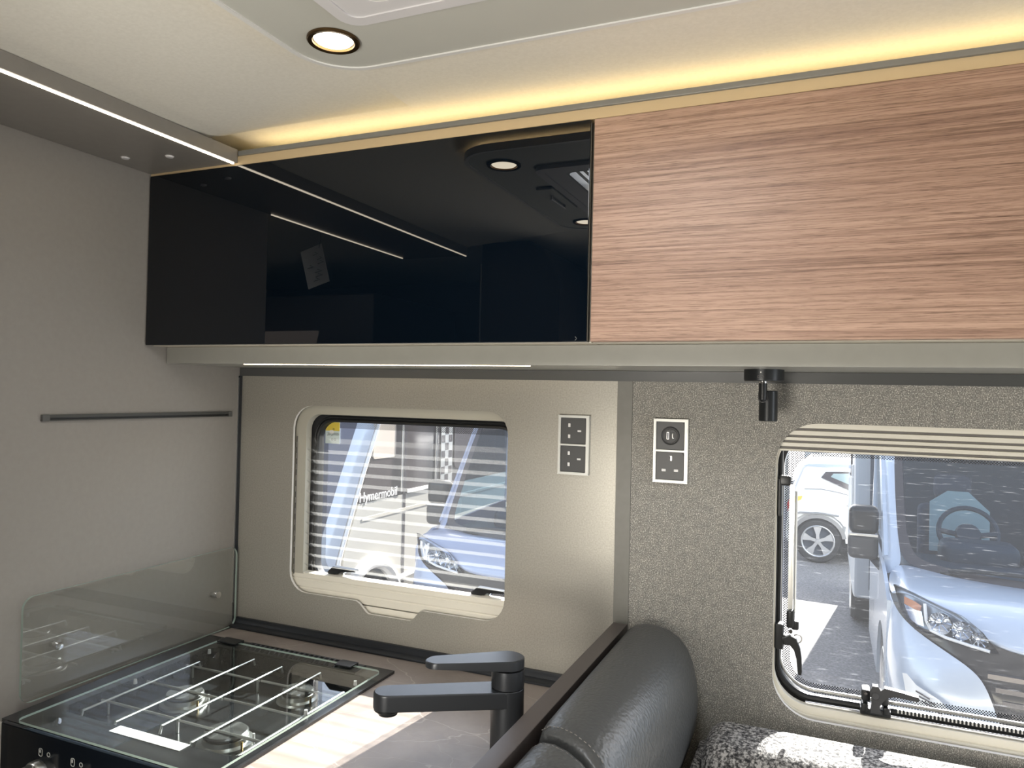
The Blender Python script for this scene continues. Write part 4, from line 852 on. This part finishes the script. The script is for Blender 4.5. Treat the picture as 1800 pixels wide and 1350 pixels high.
def van(name, label, origin, hs, paint, side_mat, roof_h, full=True):
    """front-engined van facing -Y; half-width points (u outward negative, v back, w up) are mirrored"""
    X0, Y0 = origin
    t = thing(name, label, 'motorhome', (X0, Y0+2.5, ZG))
    def T(p, s=1):
        u, v, w_ = p; v2 = v*hs if v <= 1 else hs + (v-1)
        return (X0 + s*u, Y0 + v2, ZG + w_)
    def both(rows):     # mirrored grid: rows from outer left to the middle
        return [[T(p) for p in r] + [T(p, -1) for p in reversed(r[:-1])] for r in rows]
    bon = [[(-.97, 1.02, 1.10), (-.92, 1.04, 1.145), (-.82, .97, 1.142), (-.70, .88, 1.135), (-.57, .80, 1.13), (-.29, .72, 1.125), (0, .70, 1.125)],
           [(-1.0, .75, 1.09), (-.95, .75, 1.15), (-.84, .70, 1.155), (-.70, .64, 1.145), (-.58, .56, 1.15), (-.3, .48, 1.155), (0, .46, 1.155)],
           [(-1.005, .52, 1.08), (-.97, .48, 1.135), (-.86, .40, 1.125), (-.71, .32, 1.115), (-.58, .27, 1.10), (-.3, .19, 1.09), (0, .17, 1.09)],
           [(-1.0, .46, 1.085), (-.94, .40, 1.115), (-.83, .29, 1.085), (-.68, .21, 1.045), (-.55, .115, .935), (-.3, .055, .93), (0, .045, .93)],
           [(-1.0, .47, 1.07), (-.94, .41, 1.105), (-.83, .30, 1.07), (-.68, .22, 1.03), (-.55, .125, .92), (-.3, .065, .915), (0, .055, .915)]]
    b = B(); grid(b, both(bon)); obj('bonnet', b, paint, t, sub=2, smooth=70)
    bum = [[(-1.0, .80, 1.07), (-1.005, .52, 1.05), (-.975, .41, .985), (-.90, .285, .925), (-.73, .15, .85), (-.62, .06, .80)],
           [(-1.02, .66, .86), (-1.02, .47, .85), (-.995, .32, .81), (-.91, .18, .77), (-.75, .08, .73), (-.575, .03, .70)],
           [(-1.025, .60, .66), (-1.015, .40, .64), (-.975, .25, .61), (-.89, .14, .58), (-.73, .06, .56), (-.525, .01, .53)],
           [(-1.01, .58, .46), (-.99, .38, .43), (-.955, .25, .41), (-.87, .15, .39), (-.71, .08, .38), (-.46, .04, .37)],
           [(-1.0, .60, .26), (-.98, .42, .25), (-.94, .30, .24), (-.86, .20, .24), (-.70, .13, .24), (-.45, .10, .24)]]
    for s, nm in ((1, 'bumper_side'), (-1, 'bumper_side')):
        b = B(); grid(b, [[T(p, s) for p in r] for r in bum]); obj(nm, b, paint, t, sub=2, smooth=70)
    fas = [[(-.92, .31, .955), (-.73, .19, .935), (-.55, .14, .93), (-.3, .085, .93), (0, .07, .93)],
           [(-.90, .30, .92), (-.70, .16, .86), (-.60, .10, .83), (-.3, .06, .83), (0, .05, .83)],
           [(-.70, .14, .78), (-.62, .09, .74), (-.56, .06, .70), (-.3, .045, .68), (0, .04, .68)],
           [(-.62, .10, .56), (-.56, .07, .54), (-.50, .05, .53), (-.3, .045, .52), (0, .04, .52)],
           [(-.55, .14, .30), (-.50, .12, .28), (-.45, .10, .27), (-.3, .09, .26), (0, .09, .26)]]
    b = B(); grid(b, both(fas)); obj('grille', b, M['grille'], t, sub=1, smooth=70)
    for k, (zc, xr) in enumerate(((.80, .585), (.735, .55), (.67, .52), (.605, .48), (.54, .45))):
        b = B(); rows = []
        for dz, dv in ((.017, .035), (.012, .012), (-.012, .012), (-.017, .035)):
            rows.append([T((u, dv + .035*(abs(u)/xr)**2 + .01, zc+dz)) for u in [xr*q/6 for q in range(-6, 7)]])
        grid(b, rows); obj('grille_slat', b, M['grille_slat'], t)
    b = B(); box(b, X0-.26, X0+.26, Y0-.012, Y0-.004, ZG+.40, ZG+.51, .004); obj('number_plate', b, M['yellow'], t, label='blank number plate')
    H = [(-.995, .43, 1.135), (-.90, .325, 1.118), (-.81, .24, 1.095), (-.67, .16, 1.055), (-.60, .105, 1.005), (-.53, .075, .915), (-.61, .10, .905), (-.70, .13, .915), (-.80, .18, .925), (-.89, .25, .94), (-.955, .345, .995)]
    for s in (1, -1):
        cen = (-.77, .23, 1.0)
        b = B(); ring = [b.verts.new(T((u, v+.012, w_), s)) for u, v, w_ in H]; inn = [b.verts.new(T((cen[0]+(u-cen[0])*.93, v+.07, cen[2]+(w_-cen[2])*.93), s)) for u, v, w_ in H]
        for k in range(len(H)):
            j = (k+1) % len(H); b.faces.new((ring[k], ring[j], inn[j], inn[k]))
        b.faces.new(inn).material_index = 1; hl = obj('headlamp', b, [M['frit'], M['lamp_inner']], t, label='clear headlamp with dark rim')
        b = B(); poly(b, [T((cen[0]+(u-cen[0])*.96, v+.006, cen[2]+(w_-cen[2])*.96), s) for u, v, w_ in H]); bmesh.ops.triangulate(b, faces=b.faces[:]); obj('headlamp_lens', b, M['lens'], hl)
        for (u, v, w_, r) in ((-.785, .205, 1.0, .060), (-.69, .165, .985, .052), (-.615, .125, .955, .042)):
            c = T((u, v, w_), s); b = B(); lathe(b, [(r, 0.0), (r*.92, .02), (r*.6, .045), (r*.3, .055), (r*.28, .03), (0, .022)], c, 'y', 20)
            for q in range(8):
                a = q*math.pi/4; tube(b, [(c[0]+r*.35*math.cos(a), c[1]+.03, c[2]+r*.35*math.sin(a)), (c[0]+r*.95*math.cos(a), c[1]+.004, c[2]+r*.95*math.sin(a))], .004, 5)
            obj('lamp_bowl', b, M['bowl'], hl, label='bright reflector bowl')
        b = B(); grid(b, [[T(p, s) for p in ((-.945, .365, 1.09), (-.895, .31, 1.08), (-.865, .29, 1.065))], [T(p, s) for p in ((-.945, .36, 1.05), (-.90, .30, 1.04), (-.87, .285, 1.035))]]); obj('indicator_lamp', b, M['amber'] if hs == 1 else M['bowl'], hl, label='amber indicator' if hs == 1 else None)
        b = B(); grid(b, [[T(p, s) for p in ((-.945, .36, 1.048), (-.90, .30, 1.038), (-.865, .28, 1.035))], [T(p, s) for p in ((-.92, .325, .975), (-.885, .275, .962), (-.855, .255, .96))]]); obj('side_reflector', b, M['bowl'], hl)
        b = B(); tube(b, [T(p, s) for p in ((-.852, .265, 1.085), (-.846, .24, 1.0), (-.825, .215, .955), (-.76, .17, .938), (-.66, .13, .925), (-.57, .095, .915))], .009, 8); obj('daylight_bar', b, M['white_paint'], hl, label='white daytime light bar')
        fg = [(-.965, .20, .715), (-.945, .185, .72), (-.90, .155, .675), (-.80, .10, .635), (-.755, .07, .60), (-.79, .075, .565), (-.90, .13, .57), (-.945, .185, .60)]
        b = B(); poly(b, [T((u, v-.030, w_), s) for u, v, w_ in fg]); bmesh.ops.triangulate(b, faces=b.faces[:]); fo = obj('fog_bezel', b, M['white_paint'], t)
        for q in range(4):
            z0 = .652 - q*.021; x0 = -.905+q*.006; x1 = -.842+q*.022
            b = B(); grid(b, [[T((x0, .115-q*.004, z0), s), T((x1, .072-q*.012, z0-.018), s)], [T((x0, .115-q*.004, z0-.009), s), T((x1, .072-q*.012, z0-.027), s)]]); obj('fog_slot', b, M['frit'], fo)
    # windscreen, its black border, pillars
    scr = [[(-.90, 1.05, 1.14), (-.80, .98, 1.135), (-.57, .82, 1.12), (-.29, .74, 1.11), (0, .72, 1.11)],
           [(-.915, 1.27, 1.40), (-.82, 1.20, 1.40), (-.58, 1.07, 1.40), (-.29, 1.0, 1.40), (0, .98, 1.40)],
           [(-.915, 1.52, 1.75), (-.82, 1.45, 1.75), (-.58, 1.33, 1.75), (-.3, 1.26, 1.75), (0, 1.24, 1.75)],
           [(-.88, 1.76, 2.08), (-.80, 1.70, 2.09), (-.57, 1.58, 2.10), (-.3, 1.52, 2.10), (0, 1.50, 2.10)]]
    b = B(); grid(b, both(scr)); obj('windscreen', b, M['car_glass'], t, smooth=70, sub=1)
    for s in (1, -1):
        inner = [(-.855, 1.74, 2.06), (-.868, 1.50, 1.75), (-.868, 1.25, 1.40), (-.855, 1.12, 1.25), (-.82, 1.04, 1.20), (-.76, .99, 1.175), (-.57, .86, 1.165), (-.29, .775, 1.155), (0, .755, 1.155)]
        outer = [(-.90, 1.76, 2.07), (-.925, 1.52, 1.75), (-.922, 1.27, 1.40), (-.915, 1.13, 1.24), (-.895, 1.06, 1.17), (-.83, 1.0, 1.135), (-.57, .82, 1.115), (-.29, .74, 1.105), (0, .72, 1.105)]
        b = B(); grid(b, [[T((u, v-.012, w_), s) for u, v, w_ in r] for r in (inner, outer)]); obj('screen_border', b, M['frit'], t, label='black screen border', smooth=70, sub=1)
        po = [(-.975, 1.86, 2.06), (-.99, 1.62, 1.75), (-.995, 1.36, 1.40), (-1.0, 1.20, 1.20), (-1.005, 1.05, 1.05)]
        pi_ = [(-.895, 1.745, 2.07), (-.922, 1.51, 1.75), (-.920, 1.26, 1.40), (-.912, 1.12, 1.24), (-.90, 1.045, 1.13)]
        mid = [((a[0]+c[0])/2-.012, (a[1]+c[1])/2-.03, (a[2]+c[2])/2) for a, c in zip(po, pi_)]
        b = B(); grid(b, [[T(p, s) for p in r] for r in (po, mid, pi_)]); obj('front_pillar', b, paint, t, smooth=70, sub=2)
        # flank with wheel arch, door, side window
        def V(v): return Y0 + (v*hs if v <= 1 else hs+(v-1))
        arch = [(V(1.0)+.40*math.cos(R(a)), ZG+.36+.40*math.sin(R(a))) for a in range(180, -1, -12)]
        fl = [(V(.55), ZG+.30)] + [(V(1.0)-.40, ZG+.30)] + arch + [(V(1.0)+.40, ZG+.30), (V(2.45), ZG+.30), (V(2.45), ZG+1.18), (V(1.05), ZG+1.13), (V(.72), ZG+1.08), (V(.52), ZG+1.02)]
        xs = sorted((X0-s*1.0, X0-s*1.022))
        b = B(); plate(b, fl, [], xs[0], xs[1], 'x'); obj('flank', b, paint, t)
        b = B(); plate(b, [(V(1.28), ZG+1.19), (V(2.40), ZG+1.19), (V(2.40), ZG+1.86), (V(1.78), ZG+1.86)], [], X0-s*.985, X0-s*.99, 'x'); obj('side_window', b, M['car_glass'], t)
        b = B(); tube(b, [(X0-s*.985, V(1.14), ZG+1.16), (X0-s*.98, V(1.74), ZG+1.90), (X0-s*.97, V(2.45), ZG+1.92), (X0-s*.985, V(2.45), ZG+1.16)], .028, 8); obj('door_frame', b, paint, t)
        b = B(); box(b, X0-s*1.03-.012, X0-s*1.03+.012, V(2.1), V(2.3), ZG+1.02, ZG+1.06, .005); obj('door_handle', b, M['black_plastic'], t)
        wheel(t, X0-s*1.0 if s > 0 else X0+.80, V(1.0), ZG+.345, .345, .2, 'x')
        # double mirror
        mx = X0 - s*1.12
        b = B(); box(b, mx-.095, mx+.095, V(1.28), V(1.42), ZG+1.27, ZG+1.47, .045, 3); mi_ = obj('door_mirror', b, M['black_satin'], t, label='black door mirror')
        b = B(); box(b, mx-.10, mx+.095, V(1.275), V(1.42), ZG+1.10, ZG+1.275, .04, 3); obj('mirror_lower', b, mat('grey_black_plastic', (.06, .057, .055), .5), mi_)
        b = B(); box(b, mx-.09, mx+.09, V(1.268), V(1.28), ZG+1.262, ZG+1.282, .004); obj('mirror_trim', b, M['alu'], mi_)
        b = B(); tube(b, [(mx+s*.05, V(1.36), ZG+1.12), (X0-s*1.0, V(1.30), ZG+1.05)], .03, 8); obj('mirror_arm', b, M['black_plastic'], mi_)
        # cab seat
        sx = X0 - s*.45
        b = B(); box(b, sx-.24, sx+.24, Y0+hs+1.25, Y0+hs+1.40, ZG+.75, ZG+1.40, .05, 3); st_ = obj('cab_seat', b, M['seat_grey'], t)
        b = B(); box(b, sx-.13, sx+.13, Y0+hs+1.28, Y0+hs+1.38, ZG+1.44, ZG+1.64, .05, 3); obj('headrest', b, M['seat_grey'], st_)
    # dash, wheel, cab back, roof and living body
    b = B(); box(b, X0-.90, X0+.90, Y0+hs+.08, Y0+hs+.62, ZG+.80, ZG+1.13, .05, 3); obj('dashboard', b, M['cab_dark'], t)
    b = B(); box(b, X0-.64, X0-.18, Y0+hs+.34, Y0+hs+.60, ZG+1.08, ZG+1.265, .06, 3); box(b, X0-.15, X0+.85, Y0+hs+.30, Y0+hs+.60, ZG+1.05, ZG+1.19, .05, 3); obj('instrument_hood', b, M['cab_dark'], t)
    sc_ = Vector((X0-.42, Y0+hs+.80, ZG+1.27)); tilt = Matrix.Rotation(R(-28), 4, 'X')
    b = B(); tube(b, [(.185*math.cos(2*math.pi*k/28), 0, .185*math.sin(2*math.pi*k/28)) for k in range(29)], .017, 10, False)
    lathe(b, [(0, -.03), (.075, -.03), (.085, 0), (.075, .03)], (0, 0, -.02), 'y', 20)
    for a in (180, 0, 270): tube(b, [(.07*math.cos(R(a)), 0, .07*math.sin(R(a))-.02), (.18*math.cos(R(a)), 0, .18*math.sin(R(a)))], .02, 8)
    place(b, Matrix.Translation(sc_) @ tilt); obj('steering_wheel', b, M['cab_dark'], t)
    b = B(); box(b, X0-1.0, X0+1.0, Y0+hs+2.0, Y0+hs+2.05, ZG+.5, ZG+2.05); cb = obj('cab_back', b, M['cab_dark'], t)
    b = B(); plate(b, [(X0-.62, ZG+1.05), (X0-.22, ZG+1.05), (X0-.22, ZG+1.38), (X0-.36, ZG+1.52), (X0-.50, ZG+1.52), (X0-.62, ZG+1.43)], [], Y0+hs+1.18, Y0+hs+1.20, 'y'); obj('cab_window', b, M['pale_panel'], cb, label='pale panel behind the steering wheel')  # pale panel added for a bright patch showing through the windscreen
    b = B(); box(b, X0-.98, X0+.98, Y0+hs+.55, Y0+hs+2.3, ZG+2.06, ZG+2.16, .05, 3); obj('cab_roof', b, paint, t)
    b = B(); tube(b, [T((-.66, .86, 1.165)), T((-.5, .80, 1.185)), T((.05, .70, 1.20))], .012, 8); tube(b, [T((-.70, .90, 1.14)), T((-.3, .77, 1.125)), T((.1, .70, 1.13))], .009, 8); obj('wiper', b, M['black_plastic'], t)
    if full:
        b = B(); box(b, X0-1.13, X0+1.13, Y0+hs+2.05, Y0+5.1, ZG+.40, ZG+roof_h, .04, 2); body = obj('living_body', b, side_mat, t)
        b = B(); box(b, X0-1.08, X0+1.08, Y0+hs+.75, Y0+hs+2.2, ZG+2.16, ZG+roof_h, .15, 4); obj('overcab_body', b, side_mat, body)
        b = B(); plate(b, rrect(Y0+3.7, Y0+4.5, ZG+1.45, ZG+1.95, .06), [], X0-1.145, X0-1.13, 'x'); obj('body_window', b, M['dark_band'], body)
        b = B(); box(b, X0-1.150, X0-1.13, Y0+3.25, Y0+3.32, ZG+.95, ZG+1.6, .005); obj('door_rail', b, M['white_paint'], body)
        wheel(t, X0-1.12, Y0+3.9, ZG+.345, .345, .2, 'x')
    return t
van('motorhome', 'silver blue motorhome with clear headlamp close outside the large window', (2.62, 3.10), 1.0, M['silver_blue'], M['body_grey'], 2.85)
van('motorhome', 'lilac blue van with slanting dark windscreen outside the right of the small window', (-0.58, 3.35), 0.42, M['lilac_blue'], M['lilac_blue'], 2.1, False)

# white coach-built motorhome on the left, its flank towards the window
wm = thing('motorhome', 'white integrated motorhome with dark window band outside the small window', 'motorhome', (-3.4, 6.0, ZG))
XB = -2.25; YF = 3.30
WA = (3.93, ZG+.36, .40)
arch = [(WA[0]+WA[2]*math.cos(R(a)), WA[1]+WA[2]*math.sin(R(a))) for a in range(180, -1, -10)]
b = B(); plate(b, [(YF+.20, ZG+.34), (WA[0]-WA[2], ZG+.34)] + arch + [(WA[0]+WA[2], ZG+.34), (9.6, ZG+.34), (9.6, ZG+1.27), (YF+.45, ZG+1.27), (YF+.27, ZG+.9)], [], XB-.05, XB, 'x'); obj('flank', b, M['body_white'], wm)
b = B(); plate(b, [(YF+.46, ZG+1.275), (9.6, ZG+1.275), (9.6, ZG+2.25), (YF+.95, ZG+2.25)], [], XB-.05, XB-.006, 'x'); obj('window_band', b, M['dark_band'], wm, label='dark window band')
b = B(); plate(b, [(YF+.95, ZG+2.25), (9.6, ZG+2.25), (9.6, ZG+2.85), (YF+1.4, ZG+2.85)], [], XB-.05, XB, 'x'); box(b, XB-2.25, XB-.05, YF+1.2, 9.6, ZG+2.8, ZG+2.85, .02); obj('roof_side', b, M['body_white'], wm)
b = B(); box(b, XB-2.2, XB-.06, YF+1.1, 9.55, ZG+.34, ZG+2.8); obj('body', b, M['cab_dark'], wm)
# pale blue front pillar sweeping back
pl = [(YF-.02, .35), (YF-.02, .60), (YF+.02, .85), (YF+.12, 1.08), (YF+.32, 1.5), (YF+.58, 2.0), (YF+.80, 2.3)]
b = B(); grid(b, [[(XB-.075, y-.03, ZG+z) for y, z in pl], [(XB-.045, y, ZG+z) for y, z in pl], [(XB-.02, y+.05, ZG+z) for y, z in pl], [(XB, y+.14, ZG+z) for y, z in pl]]); obj('front_pillar', b, M['silver_blue'], wm, smooth=70)
b = B(); tube(b, [(XB+.004, y+.17, ZG+z) for y, z in pl], .018, 8); obj('pillar_trim', b, M['white_paint'], wm, label='white trim along the pillar')
b = B(); grid(b, [[(XB-.075, y-.03, ZG+z) for y, z in pl[1:]], [(XB-1.2, y-.18, ZG+z) for y, z in pl[1:]], [(XB-2.2, y-.03, ZG+z) for y, z in pl[1:]]]); obj('windscreen', b, mat('dark_blue_glass', (.05, .06, .10), .05), wm, smooth=70)
b = B(); grid(b, [[(XB-.075, y-.03, ZG+z) for y, z in pl[:2]], [(XB-1.2, y-.18, ZG+z) for y, z in pl[:2]], [(XB-2.2, y-.03, ZG+z) for y, z in pl[:2]]]); obj('nose', b, M['silver_blue'], wm, smooth=70)
b = B(); box(b, XB-.42, XB-.14, YF-.30, YF-.12, ZG+.88, ZG+1.12, .05, 3); obj('mirror', b, M['silver_blue'], wm)
# arch moulding, door gaps, window frames, sill strips, lettering
b = B(); tube(b, [(XB+.012, y, z) for y, z in arch], .055, 10); obj('arch_moulding', b, M['white_paint'], wm, label='bright arch moulding')
wheel(wm, XB-.02-.2, WA[0], ZG+.345, .345, .2, 'x')
b = B(); box(b, XB-.002, XB+.003, 4.44, 4.475, ZG+.36, ZG+2.3); obj('door_gap', b, M['frit'], wm)
for y in (4.40, 5.02): 
    b = B(); tube(b, [(XB+.004, y, ZG+1.30), (XB+.004, y+.01, ZG+2.25)], .012, 8); obj('window_trim', b, M['alu'], wm)
b = B(); box(b, XB-.002, XB+.012, 4.50, 5.02, ZG+1.275, ZG+1.31, .004); obj('sill_strip', b, M['white_paint'], wm)
b = B(); box(b, XB-.002, XB+.012, 4.32, 9.5, ZG+.52, ZG+.56, .004); obj('sill_strip', b, M['white_paint'], wm)
b = B(); box(b, XB-.002, XB+.004, YF+.5, 9.5, ZG+1.12, ZG+1.15, .002); obj('body_crease', b, mat('beige_line', (.45, .42, .36), .5), wm)
b = B(); box(b, XB-.002, XB+.006, 5.12, 5.36, ZG+1.30, ZG+2.6); cs = obj('chequer_panel', b, M['alu'], wm, label='chequered strip between the windows')
b = B()
for i in range(3):
    for j in range(16):
        if (i+j) % 2: box(b, XB+.0055, XB+.0075, 5.13+i*.075, 5.13+i*.075+.07, ZG+1.31+j*.078, ZG+1.31+j*.078+.072)
obj('chequer', b, M['dark_band'], cs, kind='stuff')
b = B(); plate(b, rrect(5.40, 6.6, ZG+1.42, ZG+2.15, .08), [], XB-.004, XB+.008, 'x'); obj('body_window', b, M['dark_band'], wm)
b = B(); plate(b, rrect(3.95, 4.30, ZG+1.62, ZG+2.25, .03), [], XB-.008, XB-.002, 'x'); obj('curtain', b, mat('beige_curtain', (.42, .36, .30), .9), wm)
bm = letters('Hymermobil', .115, .002); place(bm, Matrix.Translation((XB+.004, 4.04, ZG+1.315)) @ Matrix.Rotation(R(90), 4, 'Z') @ Matrix.Rotation(R(90), 4, 'X')); obj('lettering', bm, M['white_paint'], wm, smooth=0, label='white lettering on the dark band')

# white car parked crosswise further back
wc = thing('car', 'white hatchback with five spoke wheels parked beyond the gap', 'car', (2.9, 10.4, ZG))
YC = 9.57
def MX(x): return 1.261+(x-1.261)*1.0976
def MW(w_): return w_ if w_ < .36 else max(.33, 2.196+(w_-2.196)*1.0976)
side = [(.80, .30), (.79, .55), (.81, .80), (.84, 1.0), (.86, 1.12), (.95, 1.36), (1.05, 1.45), (1.7, 1.50), (2.4, 1.48), (3.3, 1.0), (4.3, .92), (4.75, .75), (4.8, .35)]
side = [(MX(x), MW(z)) for x, z in side]
wx = [(1.155, .295), (4.0, .295)]
low = []
for cx, r in reversed(wx): low += [(cx+.345*math.cos(R(a)), .295+.345*math.sin(R(a))) for a in range(0, 181, 15)]
low = [(x, max(z, .24)) for x, z in low]
full = side + [(5.0, .24)] + low + [(.79, .24)]
def tum(x, z): return .0 if z < .76 else (z-.76)*.32
b = B(); rows = []
vsL = [b.verts.new((x, YC + tum(x, z), ZG+z)) for x, z in full]; vsR = [b.verts.new((x, YC+1.78-tum(x, z), ZG+z)) for x, z in full]
for k in range(len(full)):
    j = (k+1) % len(full); b.faces.new((vsL[k], vsL[j], vsR[j], vsR[k]))
es = [b.edges.get((vsL[k], vsL[(k+1) % len(full)])) for k in range(len(full))] ; bmesh.ops.triangle_fill(b, use_beauty=True, edges=es)
es = [b.edges.get((vsR[k], vsR[(k+1) % len(full)])) for k in range(len(full))] ; bmesh.ops.triangle_fill(b, use_beauty=True, edges=es)
bmesh.ops.bevel(b, geom=[e for e in b.edges if len(e.link_faces) == 2 and e.calc_face_angle(0) > .9 and (e.verts[0].co.z+e.verts[1].co.z)/2 > ZG+.5], offset=.05, segments=3, affect='EDGES')
body = obj('body', b, M['white_paint'], wc, smooth=40)
def onside(pts, d=.006): return [(MX(x), YC+tum(MX(x), MW(z))-d, ZG+MW(z)) for x, z in pts]
b = B(); poly(b, onside([(1.19, 1.24), (1.24, 1.31), (1.75, 1.345), (2.35, 1.32), (2.95, 1.02), (2.4, 1.02), (1.62, 1.06)])); wn = obj('side_window', b, M['dark_band'], wc)
b = B(); poly(b, onside([(1.30, 1.255), (1.33, 1.295), (1.60, 1.31), (1.60, 1.14)], .009)); obj('window_reflection', b, mat('pale_teal_glass', (.28, .36, .36), .1), wn)  # reflection painted as a pale patch on the side window
b = B(); poly(b, onside([(.98, 1.37), (1.05, 1.395), (1.9, 1.43), (1.9, 1.40), (1.2, 1.365)])); obj('roof_rail', b, mat('blue_grey_trim', (.4, .45, .55), .3), wc)
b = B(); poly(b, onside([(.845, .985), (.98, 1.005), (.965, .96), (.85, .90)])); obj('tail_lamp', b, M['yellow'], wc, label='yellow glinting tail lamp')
b = B(); poly(b, onside([(.80, .90), (.835, .985), (.835, .89), (.81, .80)], .012)); obj('tail_lamp', b, M['red'], wc)
b = B(); tube(b, onside([(1.0, 1.09), (1.2, 1.10), (1.38, 1.075), (1.5, 1.05)]), .006, 6); tube(b, onside([(.83, .76), (.95, .80), (1.2, .81), (1.4, .79)]), .014, 6); obj('body_crease', b, mat('grey_shut_line', (.3, .3, .3), .5), wc)
b = B(); tube(b, onside([(1.48, .93), (1.66, .93)], .02), .012, 8); obj('door_handle', b, M['alu'], wc)
b = B(); ar = [(1.155+.36*math.cos(R(a)), .295+.36*math.sin(R(a))) for a in range(178, 1, -12)]; ar2 = [(1.155+.31*math.cos(R(a)), .295+.31*math.sin(R(a))) for a in range(178, 1, -12)]
grid(b, [[(x, YC-.008, ZG+z) for x, z in ar], [(x, YC-.010, ZG+z) for x, z in ar2]]); obj('wheel_arch', b, mat('grey_arch', (.28, .27, .26), .6), wc)
for cx, r in wx: wheel(wc, cx, YC-.012, ZG+.295, .295, .2, 'y')
b = B(); box(b, .84, 4.9, YC+.10, YC+1.68, ZG+.22, ZG+.45); obj('underbody', b, M['tyre'], wc)

# corrugated building and hedge far behind
bd = thing('building', 'pale grey building clad in corrugated sheet behind the car', 'building', (6, 19, ZG))
b = B(); box(b, 0.9, 16, 18.1, 24, ZG, ZG+5.5); obj('wall', b, M['body_grey'], bd)
b = B(); pr = []
for k in range(150):
    x = .9 + k*.1; pr += [(x, 18.09), (x+.02, 18.04), (x+.05, 18.04), (x+.07, 18.09)]
grid(b, [[(x, y, z) for x, y in pr] for z in (ZG+.1, ZG+5.4)]); obj('cladding', b, mat('corrugated_sheet', (.50, .55, .60), .4, .3), bd, smooth=0, kind='stuff')
b = B(); box(b, .75, .9, 18.0, 18.2, ZG, ZG+5.6); obj('corner_trim', b, M['white_paint'], bd)
fn = thing('fence', 'grey mesh fence behind the white car', 'fence', (-4, 16, ZG))
b = B()
for k in range(60): box(b, -9+k*.16, -9+k*.16+.012, 16.0, 16.012, ZG+.05, ZG+2.0)
obj('wire', b, M['alu'], fn, kind='stuff')
for k in range(5):
    b = B(); box(b, -9+k*2.35, -9+k*2.35+.07, 15.98, 16.05, ZG, ZG+2.1, .005); obj('fence_post', b, M['alu'], fn)
